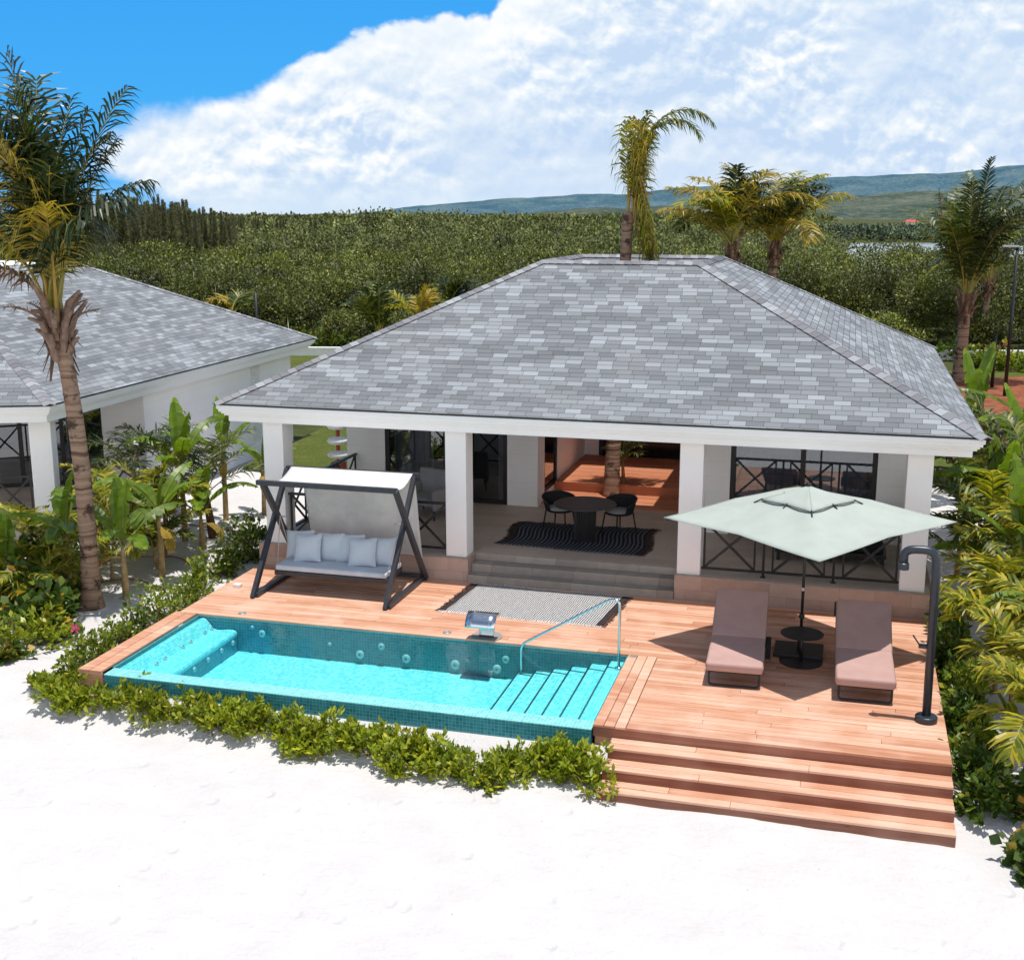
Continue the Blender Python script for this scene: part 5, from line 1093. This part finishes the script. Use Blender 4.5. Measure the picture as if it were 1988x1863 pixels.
row = [(-8.35, -3.05, .32), (-7.75, -3.28, .36), (-7.1, -3.22, .38), (-6.5, -3.35, .40), (-5.9, -3.3, .44), (-5.3, -3.45, .46), (-4.75, -3.38, .5), (-4.15, -3.55, .5), (-3.6, -3.5, .5), (-3.0, -3.55, .52), (-2.45, -3.6, .54), (-1.9, -3.62, .5), (-1.35, -3.75, .48), (-.88, -3.55, .36), (-.4, -3.38, .50), (.12, -3.62, .56)]
for i, (x, y, h) in enumerate(row):
    y += .13; shrub((x, y, gz(x, y) - .02), .47, .43, h * .80, 1400, .105, 'beach_leaf', f'low glossy beach shrub in front of the pool, {ordn[i]} from the left', 'beach shrubs along the pool front', 'beach_shrub', .42, 10, 9, .9, i)
hl = [(-8.43, -2.35), (-8.5, -1.75), (-8.45, -1.1), (-8.55, -.5), (-8.5, .15), (-8.55, .8), (-8.6, 1.45), (-8.7, 2.1), (-8.75, 2.75), (-8.85, 3.4), (-9.0, 4.2), (-9.2, 5.0)]
for i, (x, y) in enumerate(hl):
    hh = .55 + .022 * i + (.0 if i % 2 else .12)
    shrub((x, y, -.32), .38, .44, hh, 430, .095, 'hedge_leaf' if i in (3, 10) else 'bright_leaf', ('leafy shrub with a pink bloom at the front end of the left hedge' if i == 0 else f'leafy shrub in the left hedge, {ordn[i]} from the front'), 'hedge shrubs along the left of the deck', 'hedge_shrub', .55, 12, 4, .6, 30 + i, 1 if i == 0 else 0)
shrub((-8.75, 4.3, -.3), .42, .5, 1.05, 700, .11, 'hedge_leaf', 'taller dark shrub at the foot of the leftmost villa column', None, 'hedge_shrub', .6, 12, 5, .5, 49)
hrw = [(5.02, 3.2, .75), (5.02, 2.5, .85), (5.0, 1.8, .8), (5.02, 1.1, .8), (5.0, .4, .75), (5.03, -.3, .8), (5.02, -1.0, .75), (5.05, -1.7, .7), (5.08, -2.35, .72), (5.1, -2.95, .55)]
for i, (x, y, h) in enumerate(hrw):
    shrub((x, y, gz(x, y)), .36, .43, h, 760, .115, 'hedge_leaf' if i not in (5, 7) else 'bright_leaf', f'dark leafy shrub along the right deck edge, {ordn[i]} from the back', 'hedge shrubs along the right deck edge', 'hedge_shrub', .6, 8, 5, .5, 60 + i)
for i, (x, y, h, r, mt, ls, asp, lb) in enumerate([(-10.3, -.75, .75, .75, 'grape_leaf', .17, .95, 'round leaved sea grape bush at the left in front of the palm trunk'), (-11.2, -.2, 1.0, .8, 'grape_leaf', .18, .95, 'round leaved sea grape bush at the left edge'), (-11.7, 1.2, 1.1, .8, 'grape_leaf', .17, .9, 'tall sea grape bush left of the trunk with yellowing leaves'), (-10.55, .35, .5, .5, 'grape_leaf', .16, .95, 'small sea grape clump at the palm foot'),
                                                  (-9.75, -1.4, .6, .55, 'beach_leaf', .14, .45, 'glossy rosette shrub on the sand path at the left'), (-10.2, -1.9, .6, .6, 'beach_leaf', .14, .45, 'glossy rosette shrub at the left edge nearest the sand'), (-9.85, -2.2, .25, .3, 'grape_leaf', .13, .95, 'tiny round leaved seedling on the sand at the left edge'),
                                                  (-12.6, 3.2, 1.2, .8, 'hedge_leaf', .12, .55, 'dark shrub before the neighbour\'s terrace'), (-12.2, 2.3, .8, .6, 'bright_leaf', .11, .5, 'light green shrub at the neighbour\'s corner column'), (-12.9, 5.6, .9, .8, 'hedge_leaf', .12, .55, 'dark shrub below the neighbour\'s side railing'),
                                                  (5.55, -3.95, .35, .35, 'grape_leaf', .15, .95, 'small round leaved bush at the right edge by the steps'), (5.75, -3.0, .9, .4, 'grape_leaf', .17, .95, 'round leaved bush at the right edge behind the areca stems')]):
    shrub((x, y, gz(x, y)), r, r, h, int(420 * r / .6) + 140, ls, mt, lb, 'mixed shrubs in the garden beds', 'garden_shrub', asp, 10, 4, .5, 80 + i)
# far right: wall, flower beds, lamp posts
bw = empty('boundary_wall', far(1300, 62), 'long low white boundary wall before the mangroves', 'wall')
w0, w1 = far(350, 62), far(2150, 60); MB().wall((w0.x, w0.y), (w1.x, w1.y), -.35, .12, .25).build('wall', 'white_wall', bw); MB().wall((w0.x, w0.y), (w1.x, w1.y), .123, .19, .34).build('coping', 'white_trim', bw)
for i, (px, d, h, r, mt, fl, lb) in enumerate([(1895, 58, .8, .9, 'bright_leaf', 0, 'golden clipped shrub before the boundary wall at the right palm'), (1925, 57, .9, 1.0, 'bright_leaf', 1, 'flowering shrub with pink bloom by the boundary wall'), (1950, 58, 1.1, .9, 'areca_leaf', 2, 'shrub with bright pink bloom beside the lamp post foot'), (1985, 56, .9, 1.0, 'bright_leaf', 0, 'shrub at the right edge before the boundary wall'), (1845, 60, 1.2, 1.1, 'hedge_leaf', 0, 'dark shrub between the roof corner and the tall palm'), (590, 66, 1.4, 1.6, 'hedge_leaf', 0, 'dark shrub at the wood edge between the two villas'), (645, 64, 1.2, 1.4, 'hedge_leaf', 0, 'large leaved dark shrub just left of the villa eave')]):
    p = far(px, d); shrub((p.x, p.y, -.3), r, r, h, 600, .22, mt, lb, 'shrubs at the boundary wall', 'garden_shrub', .6, 5, 5, .5, 120 + i, fl)
def lamp(base, h, label, arm=True):
    t_ = empty('lamp_post', base, label, 'lamp post', 'black lamp posts'); b = V(base)
    MB().tube([b, b + V((0, 0, h))], [.075, .055], 10).build('pole', 'metal_black', t_, smooth=True)
    MB().box(b.x - .14, b.x + .14, b.y - .14, b.y + .14, b.z, b.z + .05).build('base_plate', 'metal_black', t_)
    if arm: MB().box(b.x - .55, b.x + .05, b.y - .12, b.y + .12, b.z + h, b.z + h + .07).build('lamp_head', 'lamp_grey', t_, bevel=.01)
lamp((9.2, 33.0, -.3), 5.85, 'black lamp post standing right of the tall palm'); p = far(501, 50); lamp(tuple(p), zat(563, 50) + .3, 'black post between the neighbouring roof and the mangroves', False)
p = far(1932, 50); lamp((p.x, p.y, -.3), 2.3, 'short black post on the mulch mound behind the banana leaves', False)
rp = empty('tiered_post', (-10.52, 12.9, -.24), 'red post carrying white scalloped tiers on the lawn behind the villa', 'garden ornament')
MB().tube([(-10.52, 12.9, -.24), (-10.52, 12.9, 1.7)], .055, 10).build('post', 'red_paint', rp); MB().box(-10.69, -10.35, 12.73, 13.07, -.24, .0).build('base', 'red_paint', rp)
for z in (.22, .62, 1.05): MB().lathe([(.12, -.1), (.25, -.09), (.31, .0), (.25, .06), (.06, .12)], (-10.52, 12.9, z), 20).build('tier', 'plastic_white', rp, smooth=True)
lo = MB().tube([(-8.62, -3.02, -.30), (-8.1, -3.1, -.26), (-7.5, -3.2, -.28), (-7.1, -3.26, -.34)], [.035, .045, .04, .02], 8); o = lo.build('driftwood_log', 'log', org=(-7.9, -3.1, -.3), smooth=True); tag(o, 'bleached driftwood log lying along the left end of the beach shrubs', 'log')
for i, (ys_, lb) in enumerate(((1.9, 'thin reddish irrigation hose across the sand, nearest the big palm'), (3.6, 'thin reddish irrigation hose across the sand through the middle bananas'), (6.2, 'thin reddish irrigation hose across the sand nearest the white wall'))):
    pts = [(x, ys_ + .25 * math.sin(x * 1.7 + i) + .1 * math.sin(x * 4.1), gz(x, ys_) + .035) for x in np.arange(-12.4, -8.9, .2)]; o = MB().tube(pts, .014, 6).build('irrigation_hose', 'hose', org=pts[0], smooth=True); tag(o, lb, 'hose', 'irrigation hoses in the left garden')
p = far(1752, 800, -2.5); rh = empty('red_roof_house', p, 'tiny red roofed house at the foot of the far hills', 'house')
MB().obox((p.x, p.y, -.2), (7, 4, 3), Matrix.Rotation(YAW, 3, 'Z')).build('wall', 'white_wall', rh); m_ = Matrix.Rotation(YAW, 3, 'Z'); q = [V((p.x, p.y, 0)) + m_ @ V(v) for v in ((-4.5, -3, 1.3), (4.5, -3, 1.3), (4.5, 3, 1.3), (-4.5, 3, 1.3), (-2.5, 0, 3), (2.5, 0, 3))]
MB().add(q, [(0, 1, 5, 4), (1, 2, 5), (2, 3, 4, 5), (3, 0, 4)]).build('roof', 'red_roof', rh)
for i, (px, d, h, lb) in enumerate(((1755, 68, 3.4, 'bare pale dead tree at the wood edge right of the villa roof'), (640, 90, 4.2, 'bare grey dead tree standing in the mangroves above the left roof'), (1010, 92, 4.0, 'bare grey dead tree in the mangroves behind the roof slope'))):
    b0 = far(px, d); r_ = random.Random(i); b = MB()
    def br(p, dr, L, r, dep):
        q = p + dr * L; b.tube([p, p.lerp(q, .5) + V((r_.uniform(-.1, .1), r_.uniform(-.1, .1), 0)) * L * .5, q], [r, r * .8, r * .55], 5)
        if dep:
            for _ in range(3): br(q, (dr + V((r_.uniform(-1, 1), r_.uniform(-1, 1), r_.uniform(-.1, .9)))).normalized(), L * r_.uniform(.5, .75), r * .5, dep - 1)
    br(b0, V((.1, 0, 1)).normalized(), h * .42, .09, 3); o = b.build('dead_tree', 'twig', org=b0, uv=False); tag(o, lb, 'tree', 'bare dead trees')

# ------------------------------------------------------------------ light and sky
sx, sy, sz = -.11, .025, -1.0
sd = V((sx, sy, sz)).normalized(); el = math.asin(-sd.z); azs = math.atan2(-sd.x, -sd.y)
sl_ = bpy.data.lights.new('sun', 'SUN'); sun = bpy.data.objects.new('sun', sl_); COL.objects.link(sun); sl_.energy = 4.4; sl_.angle = R(.5); sl_.color = (1, .965, .9); sun.rotation_euler = sd.to_track_quat('-Z', 'Y').to_euler(); sun.location = (0, 0, 50)
W = bpy.data.worlds.new('World'); S.world = W; W.use_nodes = True; wt = W.node_tree; wt.nodes.clear()
T = NT.__new__(NT); T.t = wt; T.m = W
out = wt.nodes.new('ShaderNodeOutputWorld'); bg = wt.nodes.new('ShaderNodeBackground'); wt.links.new(bg.outputs[0], out.inputs[0]); bg.inputs[1].default_value = .1
sky = wt.nodes.new('ShaderNodeTexSky'); sky.sky_type = 'NISHITA'; sky.sun_disc = False; sky.sun_elevation = el; sky.sun_rotation = azs; sky.air_density = 1.0; sky.dust_density = .6; sky.ozone_density = 2.0
dirv = T.n('ShaderNodeTexCoord').outputs['Generated']
rot = T.n('ShaderNodeVectorRotate', {'Vector': dirv, 'Angle': -YAW}, rotation_type='Z_AXIS').outputs[0]
sp = T.n('ShaderNodeSeparateXYZ', {0: rot}); yy = T.math('MAXIMUM', sp.outputs[1], .02)
az_ = T.math('DIVIDE', sp.outputs[0], yy); el_ = T.math('DIVIDE', sp.outputs[2], yy)
front = T.n('ShaderNodeMapRange', {0: sp.outputs[1], 1: .05, 2: .3, 3: 0.0, 4: 1.0}).outputs[0]
cv = T.n('ShaderNodeCombineXYZ', {0: az_, 1: T.math('MULTIPLY', el_, 1.35), 2: 0.0}).outputs[0]
n_big = T.noise(cv, 7.0, 7, .55, .1); n_f = T.noise(cv, 26.0, 6, .6, .2)
# upper edge of the cloud bank (tangent of elevation) against azimuth
X = lambda px: (px - 994) / 2355.3; Yv = lambda py: (414 - py) / 2355.3
edge = [(-200, 330), (190, 318), (232, 268), (300, 215), (480, 200), (575, 160), (605, 128), (700, 84), (800, 58), (950, 56), (985, 12), (1060, -30), (1200, -120), (1600, -200), (2300, -250)]
fc = wt.nodes.new('ShaderNodeFloatCurve'); cu = fc.mapping.curves[0]
x0_, x1_ = X(-200), X(2300); y0_, y1_ = -.05, .32
nrm = [((X(a) - x0_) / (x1_ - x0_), (Yv(b_) - y0_) / (y1_ - y0_)) for a, b_ in edge]
cu.points[0].location = nrm[0]; cu.points[1].location = nrm[-1]
for q in nrm[1:-1]: cu.points.new(*q)
for q in cu.points: q.handle_type = 'VECTOR'
fc.mapping.update()
un = T.n('ShaderNodeMapRange', {0: az_, 1: x0_, 2: x1_, 3: 0.0, 4: 1.0}).outputs[0]; wt.links.new(un, fc.inputs['Value'])
eh = T.n('ShaderNodeMapRange', {0: fc.outputs[0], 1: 0.0, 2: 1.0, 3: y0_, 4: y1_}).outputs[0]
wv_ = T.n('ShaderNodeTexNoise', {'Vector': cv, 'Scale': 9.0, 'Detail': 4.0}).outputs['Color']
cw = T.n('ShaderNodeVectorMath', {0: cv, 1: T.scale(wv_, .05, .035, 0.0)}, operation='ADD').outputs[0]
def puff(vec, sc):
    return T.n('ShaderNodeTexVoronoi', {'Vector': vec, 'Scale': sc, 'Detail': 3.0, 'Roughness': .5, 'Lacunarity': 2.2}, feature='F1', voronoi_dimensions='2D', normalize=True).outputs[0]
def shift(vec, d): return T.n('ShaderNodeVectorMath', {0: vec, 1: (-.3 * d, d, 0.0)}, operation='ADD').outputs[0]
pa = puff(cw, 21.0); pb_ = puff(shift(cw, .009), 21.0)
wob = T.math('ADD', T.math('MULTIPLY', T.math('SUBTRACT', n_big, .5), .03), T.math('ADD', T.math('MULTIPLY', T.math('SUBTRACT', n_f, .5), .016), T.math('MULTIPLY', T.math('SUBTRACT', .35, pa), .022)))
inside = T.math('ADD', T.math('SUBTRACT', eh, el_), wob)
mk = T.n('ShaderNodeMapRange', {0: inside, 1: -.001, 2: T.n('ShaderNodeMapRange', {0: az_, 1: X(240), 2: X(620), 3: .03, 4: .006}).outputs[0], 3: 0.0, 4: 1.0}, interpolation_type='SMOOTHSTEP').outputs[0]
# blue gap low at the left
lowx = T.n('ShaderNodeMapRange', {0: az_, 1: X(215), 2: X(430), 3: Yv(312), 4: Yv(430)}).outputs[0]
gap = T.n('ShaderNodeMapRange', {0: T.math('ADD', T.math('SUBTRACT', el_, lowx), wob), 1: -.012, 2: .010, 3: 0.0, 4: 1.0}, interpolation_type='SMOOTHSTEP').outputs[0]
gl = T.n('ShaderNodeMapRange', {0: az_, 1: X(520), 2: X(330), 3: 0.0, 4: 1.0}).outputs[0]
gap2 = T.math('SUBTRACT', 1.0, T.math('MULTIPLY', gl, T.math('SUBTRACT', 1.0, gap)))
hz = T.n('ShaderNodeMapRange', {0: el_, 1: .03, 2: -.01, 3: 0.0, 4: .5}).outputs[0]
mk = T.math('MULTIPLY', T.math('MAXIMUM', T.math('MULTIPLY', mk, gap2), T.math('MULTIPLY', hz, T.n('ShaderNodeMapRange', {0: n_big, 1: .35, 2: .6, 3: .2, 4: 1.0}).outputs[0])), front)
# inside the bank: white near the upper edge, soft blue grey billows lower down
lit = T.math('MULTIPLY', T.math('SUBTRACT', pb_, pa), 3.1)
bil = T.noise(cv, 9.0, 5, .5, .1)
deep = T.n('ShaderNodeMapRange', {0: inside, 1: .0, 2: .11, 3: 1.0, 4: .0}).outputs[0]
hfade = T.n('ShaderNodeMapRange', {0: el_, 1: .0, 2: .05, 3: .3, 4: 1.0}).outputs[0]
soft = T.n('ShaderNodeMapRange', {0: inside, 1: .004, 2: .07, 3: .3, 4: 1.0}).outputs[0]
patchy = T.n('ShaderNodeMapRange', {0: T.noise(cv, 5.0, 3, .5), 1: .4, 2: .6, 3: .35, 4: 1.15}).outputs[0]
vv = T.math('ADD', T.math('ADD', T.math('MULTIPLY', T.math('SUBTRACT', bil, .5), .75), T.math('MULTIPLY', deep, .42)), T.math('ADD', .34, T.math('MULTIPLY', lit, T.math('MULTIPLY', patchy, T.math('MULTIPLY', soft, hfade)))))
cc = T.ramp(vv, [(.12, (5.7, 7.2, 9.3, 1)), (.38, (6.9, 8.1, 9.6, 1)), (.62, (8.5, 9.2, 9.9, 1)), (.86, (10.2, 10.3, 10.5, 1))])
hg = T.n('ShaderNodeMapRange', {0: el_, 1: .03, 2: .0, 3: 0.0, 4: .55}).outputs[0]
cc = T.mix(hg, cc, (6.6, 8.1, 9.6, 1))
azure = T.mix(T.n('ShaderNodeMapRange', {0: el_, 1: .0, 2: .2, 3: 0.0, 4: 1.0}).outputs[0], (.70, 4.75, 9.9, 1), (.38, 3.7, 9.3, 1))
lowf = T.math('MULTIPLY', front, T.n('ShaderNodeMapRange', {0: sp.outputs[2], 1: .3, 2: .6, 3: 1.0, 4: 0.0}).outputs[0])
skyc = T.mix(T.math('MULTIPLY', lowf, .97), sky.outputs[0], azure)
scat = T.n('ShaderNodeMapRange', {0: T.noise(dirv, 2.6, 6, .55), 1: .47, 2: .62, 3: 0.0, 4: .35}).outputs[0]      # scattered cloud added out of view to lift the ambient light
skyc = T.mix(T.math('MULTIPLY', scat, T.math('SUBTRACT', 1.0, lowf)), skyc, (8.6, 8.7, 8.9, 1))
back = T.math('MULTIPLY', T.n('ShaderNodeMapRange', {0: T.math('SUBTRACT', T.math('MULTIPLY', sp.outputs[1], .85), T.math('MULTIPLY', sp.outputs[0], .5)), 1: .0, 2: -.35, 3: 0.0, 4: 1.0}).outputs[0], T.math('MULTIPLY', T.n('ShaderNodeMapRange', {0: sp.outputs[2], 1: .50, 2: .34, 3: 0.0, 4: 1.0}).outputs[0], T.n('ShaderNodeMapRange', {0: sp.outputs[2], 1: .0, 2: .06, 3: .3, 4: 1.0}).outputs[0]))
skyc = T.mix(T.math('MULTIPLY', back, T.n('ShaderNodeMapRange', {0: T.noise(dirv, 3.1, 6, .55), 1: .34, 2: .5, 3: .45, 4: 1.0}).outputs[0]), skyc, (14.5, 14.8, 15.4, 1))      # unseen bright cloud band behind the viewer, added to lighten front faces
fin_ = T.mix(mk, skyc, cc)
wt.links.new(fin_, bg.inputs[0])
S.view_settings.view_transform = 'Standard'; S.view_settings.look = 'None'; S.view_settings.exposure = 0; S.view_settings.gamma = 1
S.render.engine = 'CYCLES'; S.cycles.max_bounces = 8; S.cycles.transparent_max_bounces = 12; S.cycles.use_denoising = True; S.cycles.caustics_reflective = False; S.cycles.caustics_refractive = False
